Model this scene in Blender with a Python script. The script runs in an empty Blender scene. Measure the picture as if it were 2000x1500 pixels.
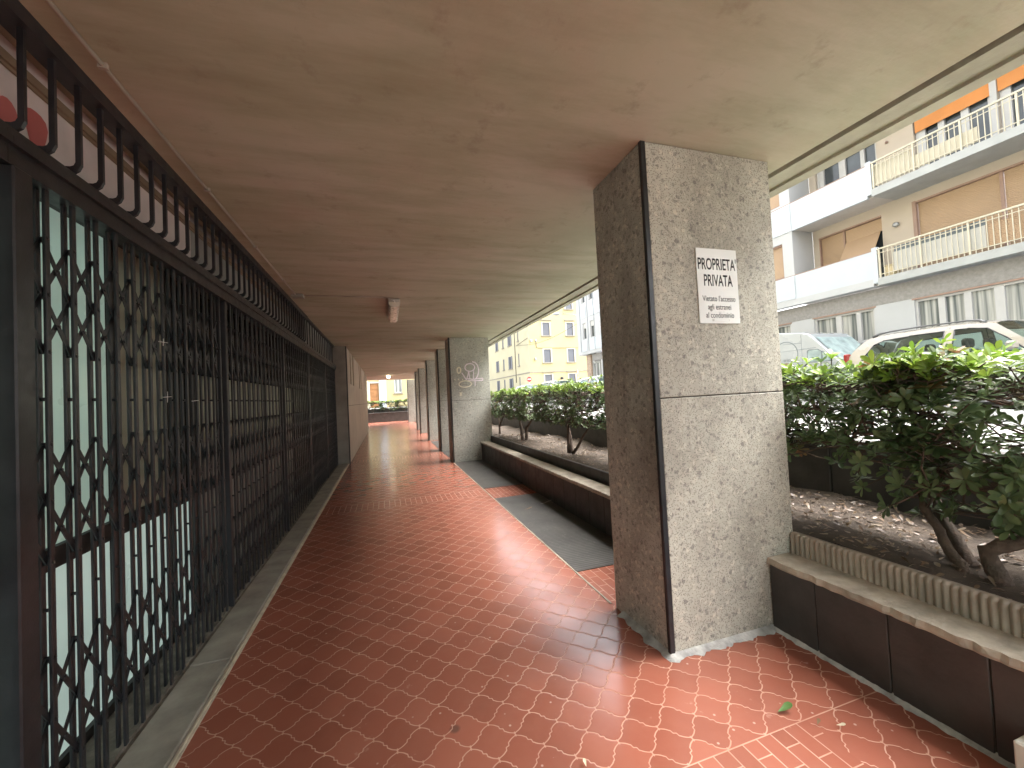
import bpy, math, random
from mathutils import Vector, Matrix
from mathutils.geometry import tessellate_polygon
from math import sin, cos, pi, radians, sqrt
random.seed(7)
S = bpy.context.scene
COL = S.collection

# ------------------------------------------------------------------ camera
def cam_axes(yaw, pitch, roll):
    f = Vector((sin(yaw)*cos(pitch), cos(yaw)*cos(pitch), sin(pitch)))
    r = Vector((cos(yaw), -sin(yaw), 0)); u = r.cross(f)
    c, s = cos(roll), sin(roll)
    return c*r+s*u, -s*r+c*u, f
cd = bpy.data.cameras.new('camera'); cam = bpy.data.objects.new('camera', cd); COL.objects.link(cam)
_r, _u, _f = cam_axes(0.3064, 0.0282, -0.0496)
cam.matrix_world = Matrix(((_r.x, _u.x, -_f.x, 0), (_r.y, _u.y, -_f.y, 0), (_r.z, _u.z, -_f.z, 1.5), (0, 0, 0, 1)))
cd.sensor_width = 36; cd.lens = 784.86/2000*36; cd.clip_start = 0.05; cd.clip_end = 2000
S.camera = cam

# ------------------------------------------------------------------ sky, sun, exposure
SUN_EL, SUN_AZ = 58, 98          # azimuth clockwise from +Y
W = bpy.data.worlds.new('World'); S.world = W; W.use_nodes = True
wn = W.node_tree; bg = wn.nodes['Background']
sky = wn.nodes.new('ShaderNodeTexSky'); sky.sky_type = 'NISHITA'; sky.sun_disc = False
sky.sun_elevation = radians(SUN_EL); sky.sun_rotation = radians(SUN_AZ)
sky.air_density = 1.0; sky.dust_density = 6.0; sky.ozone_density = 1.0
hs = wn.nodes.new('ShaderNodeHueSaturation'); hs.inputs['Saturation'].default_value = 0.2
wn.links.new(sky.outputs[0], hs.inputs['Color']); wn.links.new(hs.outputs[0], bg.inputs[0])
bg.inputs[1].default_value = 0.15
sd = bpy.data.lights.new('sun', 'SUN'); sd.energy = .5; sd.angle = radians(60); sd.color = (1, .96, .9)
sun = bpy.data.objects.new('sun', sd); COL.objects.link(sun)
_d = Vector((sin(radians(SUN_AZ))*cos(radians(SUN_EL)), cos(radians(SUN_AZ))*cos(radians(SUN_EL)), sin(radians(SUN_EL))))
sun.rotation_euler = _d.to_track_quat('Z', 'Y').to_euler(); sun.location = (0, -5, 30)
S.view_settings.view_transform = 'Standard'; S.view_settings.look = 'None'
S.view_settings.exposure = 3.1; S.view_settings.gamma = 1
S.render.engine = 'CYCLES'
S.cycles.use_denoising = True
S.cycles.max_bounces = 10; S.cycles.diffuse_bounces = 8; S.cycles.transparent_max_bounces = 16

# ------------------------------------------------------------------ node helper
class X:
    """one scalar or colour socket with arithmetic"""
    def __init__(s, g, k): s.g = g; s.k = k
    def __add__(a, b): return a.g.m('ADD', a, b)
    __radd__ = __add__
    def __sub__(a, b): return a.g.m('SUBTRACT', a, b)
    def __rsub__(a, b): return a.g.m('SUBTRACT', b, a)
    def __mul__(a, b): return a.g.m('MULTIPLY', a, b)
    __rmul__ = __mul__
    def __truediv__(a, b): return a.g.m('DIVIDE', a, b)
class G:
    def __init__(s, name):
        s.mat = bpy.data.materials.new(name); s.mat.use_nodes = True
        s.t = s.mat.node_tree; s.b = s.t.nodes['Principled BSDF']; s.out = s.t.nodes['Material Output']
    def put(s, sock, v):
        if isinstance(v, X): s.t.links.new(v.k, sock)
        elif isinstance(v, (tuple, list)) and len(v) == 3 and sock.type == 'RGBA': sock.default_value = (*v, 1)
        else: sock.default_value = v
    def m(s, op, *a, clamp=False):
        n = s.t.nodes.new('ShaderNodeMath'); n.operation = op; n.use_clamp = clamp
        for i, v in enumerate(a): s.put(n.inputs[i], v)
        return X(s, n.outputs[0])
    def pos(s):
        if not hasattr(s, '_p'):
            s._p = X(s, s.t.nodes.new('ShaderNodeNewGeometry').outputs['Position'])
        return s._p
    def xyz(s, v=None):
        n = s.t.nodes.new('ShaderNodeSeparateXYZ'); s.put(n.inputs[0], v or s.pos()); return [X(s, o) for o in n.outputs]
    def comb(s, x, y, z):
        n = s.t.nodes.new('ShaderNodeCombineXYZ')
        for i, v in enumerate((x, y, z)): s.put(n.inputs[i], v)
        return X(s, n.outputs[0])
    def scale(s, sc):
        n = s.t.nodes.new('ShaderNodeMapping'); s.put(n.inputs[0], s.pos()); n.inputs['Scale'].default_value = sc; return X(s, n.outputs[0])
    def noise(s, scale, detail=4, rough=.55, vec=None, col=False):
        n = s.t.nodes.new('ShaderNodeTexNoise'); s.put(n.inputs['Vector'], vec or s.pos())
        n.inputs['Scale'].default_value = scale; n.inputs['Detail'].default_value = detail; n.inputs['Roughness'].default_value = rough
        return X(s, n.outputs['Color' if col else 'Fac'])
    def voro(s, scale, feature='F1', out='Distance', vec=None, rnd=1):
        n = s.t.nodes.new('ShaderNodeTexVoronoi'); n.feature = feature; s.put(n.inputs['Vector'], vec or s.pos())
        n.inputs['Scale'].default_value = scale; n.inputs['Randomness'].default_value = rnd
        return X(s, n.outputs[out])
    def wnoise(s, v):
        n = s.t.nodes.new('ShaderNodeTexWhiteNoise'); s.put(n.inputs['Vector'], v); return X(s, n.outputs['Value'])
    def ramp(s, f, *stops):
        n = s.t.nodes.new('ShaderNodeValToRGB'); s.put(n.inputs[0], f); e = n.color_ramp.elements
        while len(e) < len(stops): e.new(.5)
        for i, (p, c) in enumerate(stops):
            e[i].position = p; e[i].color = (*c, 1) if isinstance(c, tuple) else (c, c, c, 1)
        return X(s, n.outputs[0])
    def mix(s, f, a, b, mode='MIX'):
        n = s.t.nodes.new('ShaderNodeMix'); n.data_type = 'RGBA'; n.blend_type = mode
        s.put(n.inputs['Factor'], f); s.put(n.inputs[6], a); s.put(n.inputs[7], b); return X(s, n.outputs[2])
    def sstep(s, a, b, v):
        n = s.t.nodes.new('ShaderNodeMapRange'); n.interpolation_type = 'SMOOTHSTEP'
        s.put(n.inputs['Value'], v); n.inputs['From Min'].default_value = a; n.inputs['From Max'].default_value = b
        return X(s, n.outputs[0])
    def bump(s, h, strength=.3, dist=.01):
        n = s.t.nodes.new('ShaderNodeBump'); s.put(n.inputs['Height'], h)
        n.inputs['Strength'].default_value = strength; n.inputs['Distance'].default_value = dist
        s.t.links.new(n.outputs[0], s.b.inputs['Normal'])
    def base(s, v): s.put(s.b.inputs['Base Color'], v)
    def rough(s, v): s.put(s.b.inputs['Roughness'], v)

def plain(name, c, rough=.6, var=.15, scale=3, metal=0, bump=0, bscale=60, spec=.5, coat=0):
    """base colour with mottling, grain and optional bump"""
    g = G(name)
    n = g.noise(scale, 5)
    a = tuple(x*(1-var) for x in c); b = tuple(min(1, x*(1+var)) for x in c)
    g.base(g.ramp(n, (.3, a), (.7, b)))
    g.rough(g.ramp(g.noise(scale*2.3, 3), (.3, max(0, rough-.08)), (.7, min(1, rough+.08))))
    g.b.inputs['Metallic'].default_value = metal; g.b.inputs['Specular IOR Level'].default_value = spec
    if coat: g.b.inputs['Coat Weight'].default_value = coat; g.b.inputs['Coat Roughness'].default_value = .08
    if bump: g.bump(g.noise(bscale, 4), bump, .01)
    return g.mat

def glass_mat(name, tint=(.8, .9, .88), alpha=.35, rough=.03):
    """thin pane: part clear, part mirror-like"""
    g = G(name); t = g.t
    tr = t.nodes.new('ShaderNodeBsdfTransparent'); tr.inputs[0].default_value = (*tint, 1)
    gl = t.nodes.new('ShaderNodeBsdfGlossy'); gl.inputs['Roughness'].default_value = rough; gl.inputs[0].default_value = (.9, .95, .95, 1)
    lw = t.nodes.new('ShaderNodeLayerWeight'); lw.inputs[0].default_value = alpha
    mx = t.nodes.new('ShaderNodeMixShader'); t.links.new(lw.outputs['Fresnel'], mx.inputs[0])
    t.links.new(tr.outputs[0], mx.inputs[1]); t.links.new(gl.outputs[0], mx.inputs[2]); t.links.new(mx.outputs[0], g.out.inputs[0])
    return g.mat

# --- red curvy-edged floor tiles with brick bands
def floor_mat():
    g = G('red_tiles'); x, y, z = g.xyz()
    p = (x-.691)/.2; q = (y-1.759)/.195
    u = p+q; v = p-q
    def wav(t):
        fr = g.m('FRACT', t)
        c = fr-.5
        env = g.m('MAXIMUM', 1-c*c*30, 0)
        return .058*g.m('SINE', t*(2*pi)) + .030*env*g.m('SINE', c*(9*pi)) + .048*(2*fr-1)
    uu = u-wav(v); vv = v-wav(u)
    def edge(t): return .5-g.m('ABSOLUTE', g.m('FRACT', t)-.5)
    du = edge(uu); dv = edge(vv)
    # little joint at each corner
    su = g.m('FRACT', u+.5)-.5; sv = g.m('FRACT', v+.5)-.5
    seg = g.m('MAXIMUM', g.m('ABSOLUTE', su+sv)*.7, (g.m('ABSOLUTE', su-sv)*.5-.05))
    d = g.m('MINIMUM', g.m('MINIMUM', du, dv), seg)
    # brick band
    bx = x/.0755; row = g.m('FLOOR', bx)
    by = (y-1.295)/.152+.5*g.m('MODULO', row, 2)
    db = g.m('MINIMUM', edge(bx)*.0755, edge(by)*.152)/.141
    def band(y0, y1): return g.m('MULTIPLY', g.m('GREATER_THAN', y, y0), g.m('LESS_THAN', y, y1))
    m1 = band(.99, 1.37)*g.m('LESS_THAN', x, 1.72)
    m2 = g.m('MAXIMUM', band(6.03, 6.44), band(10.9, 11.3))
    m3 = g.m('GREATER_THAN', x, 1.47)*g.m('GREATER_THAN', y, 2.3)
    bm = g.m('MAXIMUM', g.m('MAXIMUM', m1, m2), m3)
    el = g.m('MINIMUM', g.m('ABSOLUTE', y-1.37), g.m('MINIMUM', g.m('ABSOLUTE', y-6.03), g.m('ABSOLUTE', y-6.44)))/.141
    d = g.m('MINIMUM', d*(1-bm)+db*bm, el)
    wob = g.noise(9, 3)
    grout = 1-g.sstep(.008, .026, d+(wob-.5)*.012)
    idt = g.wnoise(g.comb(g.m('FLOOR', uu), g.m('FLOOR', vv), 0)); idb = g.wnoise(g.comb(row, g.m('FLOOR', by), 1))
    rid = idt*(1-bm)+idb*bm
    base = g.ramp(rid, (0, (.275, .092, .059)), (.5, (.315, .105, .068)), (1, (.36, .124, .081)))
    mott = g.noise(7, 6, .65)
    base = g.mix(g.ramp(mott, (.42, 0.), (.75, .3)), base, (.37, .155, .105))
    base = g.mix(g.ramp(g.noise(2.2, 5, .6), (.5, 0.), (.78, .4)), base, (.21, .08, .06))
    chips = g.m('MULTIPLY', g.sstep(.62, .7, g.noise(26, 3, .5)), g.sstep(.58, .66, g.noise(3.5, 3)))
    base = g.mix(chips*.4, base, (.52, .30, .23))
    gcol = g.ramp(g.noise(5, 4), (.3, (.46, .235, .165)), (.7, (.62, .38, .28)))
    gum = g.m('MULTIPLY', g.sstep(.10, .05, g.voro(3.1)), g.m('GREATER_THAN', g.xyz(g.voro(3.1, out='Color'))[1], .72))
    base = g.mix(gum*.7, base, (.10, .055, .045))
    dots = g.m('MULTIPLY', g.sstep(.10, .04, g.voro(13)), g.m('GREATER_THAN', g.xyz(g.voro(13, out='Color'))[2], .86))
    base = g.mix(dots*.75, base, (.60, .42, .34))
    g.base(g.mix(grout*.9, base, gcol))
    r = g.ramp(g.noise(4.5, 6, .7), (.3, .13), (.7, .28))
    g.rough(g.m('MAXIMUM', r, grout*.75))
    g.put(g.b.inputs['Specular IOR Level'], .55-grout*.4)
    h = g.sstep(.0, .06, d)*.5 + g.noise(6, 3)*.5 + rid*.15
    g.bump(h, .26, .004)
    return g.mat

def stone_mat(name, light=(.50, .485, .41), mid=(.38, .365, .305), dark=(.15, .14, .115), stain=.0):
    """ground concrete with river-gravel chips"""
    g = G(name)
    wv = g.mix(.04, g.pos(), g.noise(30, 2, col=True))
    c1 = g.voro(40, out='Color', vec=wv); d1 = g.voro(40, vec=wv)
    c2 = g.voro(150, out='Color'); d2 = g.voro(150)
    s1 = g.xyz(c1)[0]; s2 = g.xyz(c2)[1]
    base = g.ramp(g.noise(3, 6, .6), (.3, mid), (.7, light))
    peb = g.ramp(s1, (.40, mid), (.55, light), (.75, (.60, .56, .46)), (.85, (.30, .285, .25)), (1, (.20, .19, .17)))
    base = g.mix(g.m('MULTIPLY', g.sstep(.62, .38, d1), g.m('GREATER_THAN', s1, .42))*.85, base, peb)
    fine = g.m('MULTIPLY', g.sstep(.5, .3, d2), g.m('GREATER_THAN', s2, .72))
    base = g.mix(fine*.8, base, (.085, .075, .065))
    if stain:
        x, y, z = g.xyz()
        st = g.noise(1.7, 5, .62, vec=g.scale((1, 1, .45)))
        base = g.mix(g.ramp(st, (.44, 0.), (.62, stain)), base, (.085, .066, .052))
    g.base(base); g.rough(.62)
    g.bump(d1*.6+g.noise(120, 3)*.5, .25, .004)
    return g.mat

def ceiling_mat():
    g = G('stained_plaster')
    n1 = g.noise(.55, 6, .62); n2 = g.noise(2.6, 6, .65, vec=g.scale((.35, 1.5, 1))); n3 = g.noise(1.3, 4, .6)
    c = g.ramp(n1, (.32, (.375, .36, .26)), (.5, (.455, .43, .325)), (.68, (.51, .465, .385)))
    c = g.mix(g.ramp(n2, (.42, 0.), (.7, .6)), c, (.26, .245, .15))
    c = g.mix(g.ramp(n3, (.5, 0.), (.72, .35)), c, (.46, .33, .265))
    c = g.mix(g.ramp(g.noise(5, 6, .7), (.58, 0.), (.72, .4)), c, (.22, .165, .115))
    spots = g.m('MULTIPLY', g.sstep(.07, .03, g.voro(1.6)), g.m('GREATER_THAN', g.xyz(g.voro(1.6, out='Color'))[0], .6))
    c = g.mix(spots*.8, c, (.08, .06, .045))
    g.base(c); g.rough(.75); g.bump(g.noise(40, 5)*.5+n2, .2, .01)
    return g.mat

def leaf_mat():
    g = G('leaf'); a = g.t.nodes.new('ShaderNodeAttribute'); a.attribute_name = 'tint'
    c = X(g, a.outputs['Color']); g.base(c); g.rough(.36)
    t = g.t; tl = t.nodes.new('ShaderNodeBsdfTranslucent'); t.links.new(a.outputs['Color'], tl.inputs[0])
    mx = t.nodes.new('ShaderNodeMixShader'); mx.inputs[0].default_value = .28
    t.links.new(g.b.outputs[0], mx.inputs[1]); t.links.new(tl.outputs[0], mx.inputs[2]); t.links.new(mx.outputs[0], g.out.inputs[0])
    return g.mat

def shutter_mat(name, c, pitch=.05):
    g = G(name); x, y, z = g.xyz()
    fr = g.m('FRACT', z/pitch)
    g.base(g.mix(g.ramp(g.noise(1.5, 4), (.3, 0.), (.7, .35)), c, tuple(k*.75 for k in c)))
    g.rough(.5); g.bump(g.m('ABSOLUTE', fr-.5), .6, pitch*.4)
    return g.mat

def curtain_mat():
    g = G('net_curtain'); x, y, z = g.xyz()
    f = g.noise(9, 3, .5, vec=g.scale((1, 1, .02)))
    g.base(g.ramp(f, (.38, (.11, .125, .12)), (.66, (.50, .50, .46)))); g.rough(.9); g.bump(f, .6, .05)
    return g.mat

def ribbed_mat():
    g = G('ribbed_paving'); x, y, z = g.xyz()
    w = g.m('ABSOLUTE', g.m('FRACT', y/.036)-.5)
    j = g.m('MINIMUM', g.m('ABSOLUTE', g.m('FRACT', x/.33+.2)-.5), .5)
    c = g.ramp(g.noise(3, 5, .65), (.3, (.055, .052, .047)), (.7, (.115, .108, .098)))
    c = g.mix(g.sstep(.22, .05, w)*.8, c, (.025, .023, .02)); g.b.inputs['Specular IOR Level'].default_value = .3
    c = g.mix(g.ramp(g.noise(30, 4), (.6, 0.), (.75, .35)), c, (.26, .24, .21))
    g.base(c); g.rough(.5); g.bump(w, .5, .006)
    return g.mat

def soil_mat():
    g = G('dry_soil')
    c = g.ramp(g.noise(6, 7, .7), (.3, (.04, .028, .02)), (.55, (.08, .058, .040)), (.75, (.13, .097, .067)))
    c = g.mix(g.sstep(.25, .1, g.voro(38))*.4, c, (.19, .145, .105))
    g.base(c); g.rough(.95); g.bump(g.noise(25, 8, .75), .9, .03)
    return g.mat

M = {}
M['floor'] = floor_mat()
M['stone'] = stone_mat('gravel_concrete', stain=.28)
M['stone2'] = stone_mat('gravel_concrete_grey', (.45, .445, .385), (.34, .335, .285), (.13, .12, .105))
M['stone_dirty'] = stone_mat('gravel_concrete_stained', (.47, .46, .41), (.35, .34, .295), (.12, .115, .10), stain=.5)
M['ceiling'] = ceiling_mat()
M['beam'] = plain('edge_concrete', (.36, .34, .27), .8, .25, 2.5, bump=.3, bscale=40)
M['black'] = plain('black_paint', (.019, .020, .023), .36, .35, 9, bump=.06, bscale=150, spec=.5)
M['black2'] = plain('dark_frame', (.018, .016, .015), .5, .3, 6)
M['groove'] = plain('joint_shadow_gap', (.02, .018, .016), .9)
M['mint'] = plain('frosted_mint_pane', (.58, .82, .71), .3, .08, 1.5, coat=.4)
M['mint2'] = plain('pale_mint_panel', (.68, .86, .80), .35, .07, 2, coat=.3)
for k_, c_, e_ in (('mint', (.55, .78, .68), .032), ('mint2', (.62, .82, .76), .045)):     # faint glow added to the mint panes to brighten them
    M[k_].node_tree.nodes['Principled BSDF'].inputs['Emission Color'].default_value = (*c_, 1); M[k_].node_tree.nodes['Principled BSDF'].inputs['Emission Strength'].default_value = e_
M['olive'] = plain('beige_blind', (.42, .45, .35), .5, .12, 2, coat=.3)
M['greyp'] = plain('grey_panel', (.30, .31, .29), .45, .2, 2, coat=.3)
M['darkin'] = plain('dark_pane', (.03, .03, .028), .15, .3, 2)
M['sill'] = plain('grey_stone_ledge', (.30, .28, .24), .5, .3, 5, bump=.2, bscale=50)
M['sillline'] = plain('pale_trim', (.60, .54, .43), .55, .2, 14, bump=.2)
M['dirt'] = plain('dirty_mortar', (.17, .15, .125), .9, .5, 12, bump=.7, bscale=40)
M['mortar'] = plain('grey_mortar', (.38, .37, .35), .9, .35, 14, bump=.7, bscale=60)
M['whitepanel'] = plain('old_white_sign_panel', (.70, .63, .61), .4, .22, 2.2, coat=.2)
M['greypanel2'] = plain('grey_transom_panel', (.25, .25, .235), .6, .25, 3)
M['redpaint'] = plain('red_print', (.50, .14, .13), .5)
M['creamwall'] = plain('cream_render', (.52, .45, .36), .8, .1, 1.5, bump=.15)
M['pilaster'] = plain('grey_render', (.30, .28, .24), .75, .2, 3, bump=.3)
M['slab'] = plain('brown_stone_slab', (.046, .043, .039), .5, .4, 3.5, bump=.25, bscale=30)
M['slabjoint'] = plain('slab_joint', (.03, .025, .02), .9)
M['coping'] = plain('worn_coping', (.36, .315, .25), .85, .3, 8, bump=.6, bscale=45)
M['edging'] = plain('ribbed_terracotta_edging', (.32, .265, .21), .85, .25, 5, bump=.3)
M['soil'] = soil_mat(); M['ribbed'] = ribbed_mat()
M['leaf'] = leaf_mat()
M['bark'] = plain('bark', (.11, .078, .058), .9, .4, 14, bump=.8, bscale=70)
M['pvc'] = plain('grey_conduit', (.40, .35, .29), .5)
M['lampw'] = plain('lamp_housing', (.55, .52, .46), .4)
M['lampd'] = plain('ribbed_diffuser', (.72, .66, .54), .3, .1, 8, coat=.5)
M['asphalt'] = plain('asphalt', (.18, .18, .18), .85, .2, 3, bump=.3, bscale=90)
M['pave'] = plain('pale_pavement', (.36, .355, .34), .85, .12, 2, bump=.2)
M['kerb'] = plain('kerb_stone', (.34, .33, .31), .8)
M['signw'] = plain('white_sign', (.74, .76, .74), .35, .03, 6)
M['ink'] = plain('grey_ink', (.10, .11, .12), .5)
M['graf'] = plain('pale_pink_spray', (.78, .68, .73), .6, .1, 20)
M['grafy'] = plain('cream_spray', (.76, .70, .54), .6, .1, 20)
M['bwhite'] = plain('blue_white_render', (.46, .50, .53), .7, .04, .6)
M['bwhite2'] = plain('white_render', (.43, .44, .44), .7, .05, .6)
M['bcream'] = plain('cream_facade', (.45, .39, .315), .8, .05, .7)
M['stucco'] = plain('rough_grey_stucco', (.26, .25, .235), .9, .16, 9, bump=.5, bscale=20)
M['slabedge'] = plain('balcony_slab_edge', (.36, .375, .365), .7, .08, 2)
M['bsoffit'] = plain('balcony_soffit', (.50, .48, .45), .8, .05)
M['rail'] = plain('cream_railing', (.50, .465, .36), .5, .05)
M['railw'] = plain('white_panel', (.45, .45, .42), .5, .05)
M['brownf'] = plain('brown_frame', (.30, .20, .155), .6, .1)
M['whitef'] = plain('white_frame', (.45, .45, .44), .5, .04)
M['wglass'] = plain('window_glass', (.055, .065, .07), .06, .4, .8)
M['curtain'] = curtain_mat()
M['shut'] = shutter_mat('tan_roller_shutter', (.39, .27, .165), .055)
M['shut2'] = shutter_mat('grey_louvre_shutter', (.10, .105, .12), .07)
M['awning'] = plain('orange_awning', (.54, .22, .065), .8, .06, 2)
M['yellow'] = plain('yellow_facade', (.42, .355, .18), .85, .06, .4)
M['yellow2'] = plain('pale_yellow_facade', (.47, .43, .285), .85, .05, .4)
M['peach'] = plain('peach_facade', (.66, .50, .30), .85, .05, .4)
M['trim'] = plain('pale_window_trim', (.5, .46, .37), .8, .05)
M['course'] = plain('grey_string_course', (.24, .22, .18), .8)
M['door'] = plain('orange_wood_door', (.32, .15, .055), .5, .2, 3)
M['carb'] = plain('champagne_car_paint', (.33, .31, .275), .25, .03, 1, metal=.15, coat=.8)
M['carw'] = plain('white_car_paint', (.38, .41, .425), .25, .02, 1, coat=.8)
M['carblue'] = plain('pale_blue_car_paint', (.25, .33, .37), .25, .02, 1, coat=.8)
M['cartrim'] = plain('black_plastic', (.03, .03, .033), .45)
M['railbar'] = plain('dark_roof_rail', (.10, .105, .11), .35, .1)
M['tyre'] = plain('tyre', (.02, .02, .02), .8); M['rim'] = plain('alloy_rim', (.5, .5, .5), .3, .05, 4, metal=.9)
M['cglass'] = glass_mat('car_glass', (.62, .74, .70), .25)
M['vglass'] = plain('van_glass', (.33, .42, .42), .08, .3, 3)
M['tail'] = plain('red_tail_lamp', (.26, .035, .03), .15)
M['headl'] = plain('head_lamp', (.7, .7, .7), .1)
M['seat'] = plain('dark_seat', (.06, .06, .065), .9)
M['vanink'] = plain('grey_lettering', (.16, .19, .21), .5)
M['nored'] = plain('sign_red', (.55, .02, .025), .4, .05); M['pole'] = plain('galvanised_pole', (.35, .36, .36), .45, .1, 4, metal=.6)
M['wire'] = plain('cable', (.03, .03, .03), .7)
M['brick'] = plain('brick_pier', (.36, .27, .2), .85, .4, 12)
M['cleaf'] = plain('green_fallen_leaf', (.10, .20, .05), .4); M['pleaf'] = plain('pale_dry_leaf', (.62, .55, .38), .6)
M['bleaf'] = plain('brown_dry_leaf', (.20, .12, .06), .8)
M['block'] = plain('pale_stone_block', (.66, .64, .56), .7, .06, 6)
def emit_mat():
    g = G('lit_globe'); g.base((.9, .85, .7)); g.b.inputs['Emission Color'].default_value = (1, .86, .6, 1); g.b.inputs['Emission Strength'].default_value = 3; return g.mat
M['globe'] = emit_mat()

# ------------------------------------------------------------------ mesh helper
class MB:
    def __init__(s): s.v = []; s.f = []; s.mi = []; s.sm = []; s.mats = []; s.col = None
    def mat(s, m):
        if m not in s.mats: s.mats.append(m)
        return s.mats.index(m)
    def add(s, vs, fs, m=None, smooth=False):
        o = len(s.v); s.v += [tuple(v) for v in vs]
        k = s.mat(m) if m else 0
        for f in fs: s.f.append([i+o for i in f]); s.mi.append(k); s.sm.append(smooth)
    def box(s, x0, x1, y0, y1, z0, z1, m=None):
        v = [(x0, y0, z0), (x1, y0, z0), (x1, y1, z0), (x0, y1, z0), (x0, y0, z1), (x1, y0, z1), (x1, y1, z1), (x0, y1, z1)]
        s.add(v, [(0, 3, 2, 1), (4, 5, 6, 7), (0, 1, 5, 4), (1, 2, 6, 5), (2, 3, 7, 6), (3, 0, 4, 7)], m); return s
    def bbox(s, x0, x1, y0, y1, z0, z1, b=.01, m=None):
        """box with chamfered edges"""
        xs, ys, zs = (x0, x1), (y0, y1), (z0, z1); v = []; idx = {}
        for i in (0, 1):
            for j in (0, 1):
                for k in (0, 1):
                    c = (xs[i], ys[j], zs[k]); d = (1-2*i, 1-2*j, 1-2*k)
                    for a in range(3):
                        p = [c[n]+(0 if n == a else d[n]*b) for n in range(3)]
                        idx[(i, j, k, a)] = len(v); v.append(tuple(p))
        f = []
        for a in range(3):
            o = [n for n in range(3) if n != a]
            for sd in (0, 1):
                q = []
                for (p1, p2) in ((0, 0), (1, 0), (1, 1), (0, 1)):
                    ijk = [0, 0, 0]; ijk[a] = sd; ijk[o[0]] = p1; ijk[o[1]] = p2; q.append(idx[(*ijk, a)])
                f.append(q)
            for p1 in (0, 1):
                for p2 in (0, 1):
                    q = []
                    for sd in (0, 1):
                        ijk = [0, 0, 0]; ijk[a] = sd; ijk[o[0]] = p1; ijk[o[1]] = p2; q.append(ijk)
                    f.append([idx[(*q[0], o[0])], idx[(*q[1], o[0])], idx[(*q[1], o[1])], idx[(*q[0], o[1])]])
        for i in (0, 1):
            for j in (0, 1):
                for k in (0, 1): f.append([idx[(i, j, k, 0)], idx[(i, j, k, 1)], idx[(i, j, k, 2)]])
        s.add(v, f, m); return s
    def tube(s, pts, r, n=8, m=None, cap=True, smooth=True):
        pts = [Vector(p) for p in pts]; rr = r if isinstance(r, (list, tuple)) else [r]*len(pts)
        v = []; f = []; ref = None
        for i, p in enumerate(pts):
            t = (pts[min(i+1, len(pts)-1)]-pts[max(i-1, 0)])
            t = t.normalized() if t.length > 1e-9 else Vector((0, 0, 1))
            if ref is None: ref = Vector((1, 0, 0)) if abs(t.x) < .8 else Vector((0, 1, 0))
            a = t.cross(ref)
            if a.length < 1e-6: a = t.orthogonal()
            a.normalize(); b = t.cross(a); ref = b.cross(t) if b.cross(t).length > 1e-6 else ref
            ref = -t.cross(a) if False else ref
            for k in range(n):
                an = 2*pi*k/n; v.append(p+(a*cos(an)+b*sin(an))*rr[i])
        for i in range(len(pts)-1):
            for k in range(n):
                f.append((i*n+k, i*n+(k+1) % n, (i+1)*n+(k+1) % n, (i+1)*n+k))
        if cap: f.append(tuple(range(n))[::-1]); f.append(tuple((len(pts)-1)*n+k for k in range(n)))
        s.add(v, f, m, smooth); return s
    def bar(s, p, q, w, t, nrm, m=None):
        """flat bar from p to q: width w in the plane, thickness t along nrm"""
        p, q, nrm = Vector(p), Vector(q), Vector(nrm).normalized(); d = (q-p).normalized(); sd = d.cross(nrm)*w/2; up = nrm*t/2
        v = [p-sd-up, p+sd-up, p+sd+up, p-sd+up, q-sd-up, q+sd-up, q+sd+up, q-sd+up]
        s.add(v, [(0, 1, 2, 3), (7, 6, 5, 4), (0, 4, 5, 1), (1, 5, 6, 2), (2, 6, 7, 3), (3, 7, 4, 0)], m); return s
    def lathe(s, prof, c=(0, 0, 0), axis='z', n=24, m=None, smooth=True):
        v = []; f = []
        for (r, h) in prof:
            for k in range(n):
                a = 2*pi*k/n; q = (r*cos(a), r*sin(a), h)
                if axis == 'x': q = (h, q[0], q[1])
                elif axis == 'y': q = (q[0], h, q[1])
                v.append((c[0]+q[0], c[1]+q[1], c[2]+q[2]))
        for i in range(len(prof)-1):
            for k in range(n): f.append((i*n+k, i*n+(k+1) % n, (i+1)*n+(k+1) % n, (i+1)*n+k))
        f.append(tuple(range(n))[::-1]); f.append(tuple((len(prof)-1)*n+k for k in range(n)))
        s.add(v, f, m, smooth); return s
    def poly(s, outer, holes, fn, m=None):
        """flat polygon with holes; fn maps 2D to 3D"""
        loops = [outer]+list(holes); fl = [p for l in loops for p in l]
        tr = tessellate_polygon([[Vector((a, b, 0)) for a, b in l] for l in loops])
        s.add([fn(a, b) for a, b in fl], [tuple(t) for t in tr], m); return s
    def build(s, name, mat=None, parent=None):
        me = bpy.data.meshes.new(name); me.from_pydata(s.v, [], s.f)
        ms = s.mats or [mat]
        for m in ms: me.materials.append(m)
        if s.mats: me.polygons.foreach_set('material_index', s.mi)
        me.polygons.foreach_set('use_smooth', s.sm)
        if s.col:
            at = me.attributes.new('tint', 'FLOAT_COLOR', 'FACE')
            at.data.foreach_set('color', [c for q in s.col for c in (*q, 1)])
        me.update()
        o = bpy.data.objects.new(name, me); COL.objects.link(o)
        if parent: o.parent = parent; o.matrix_parent_inverse = parent.matrix_basis.inverted()
        return o

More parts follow.
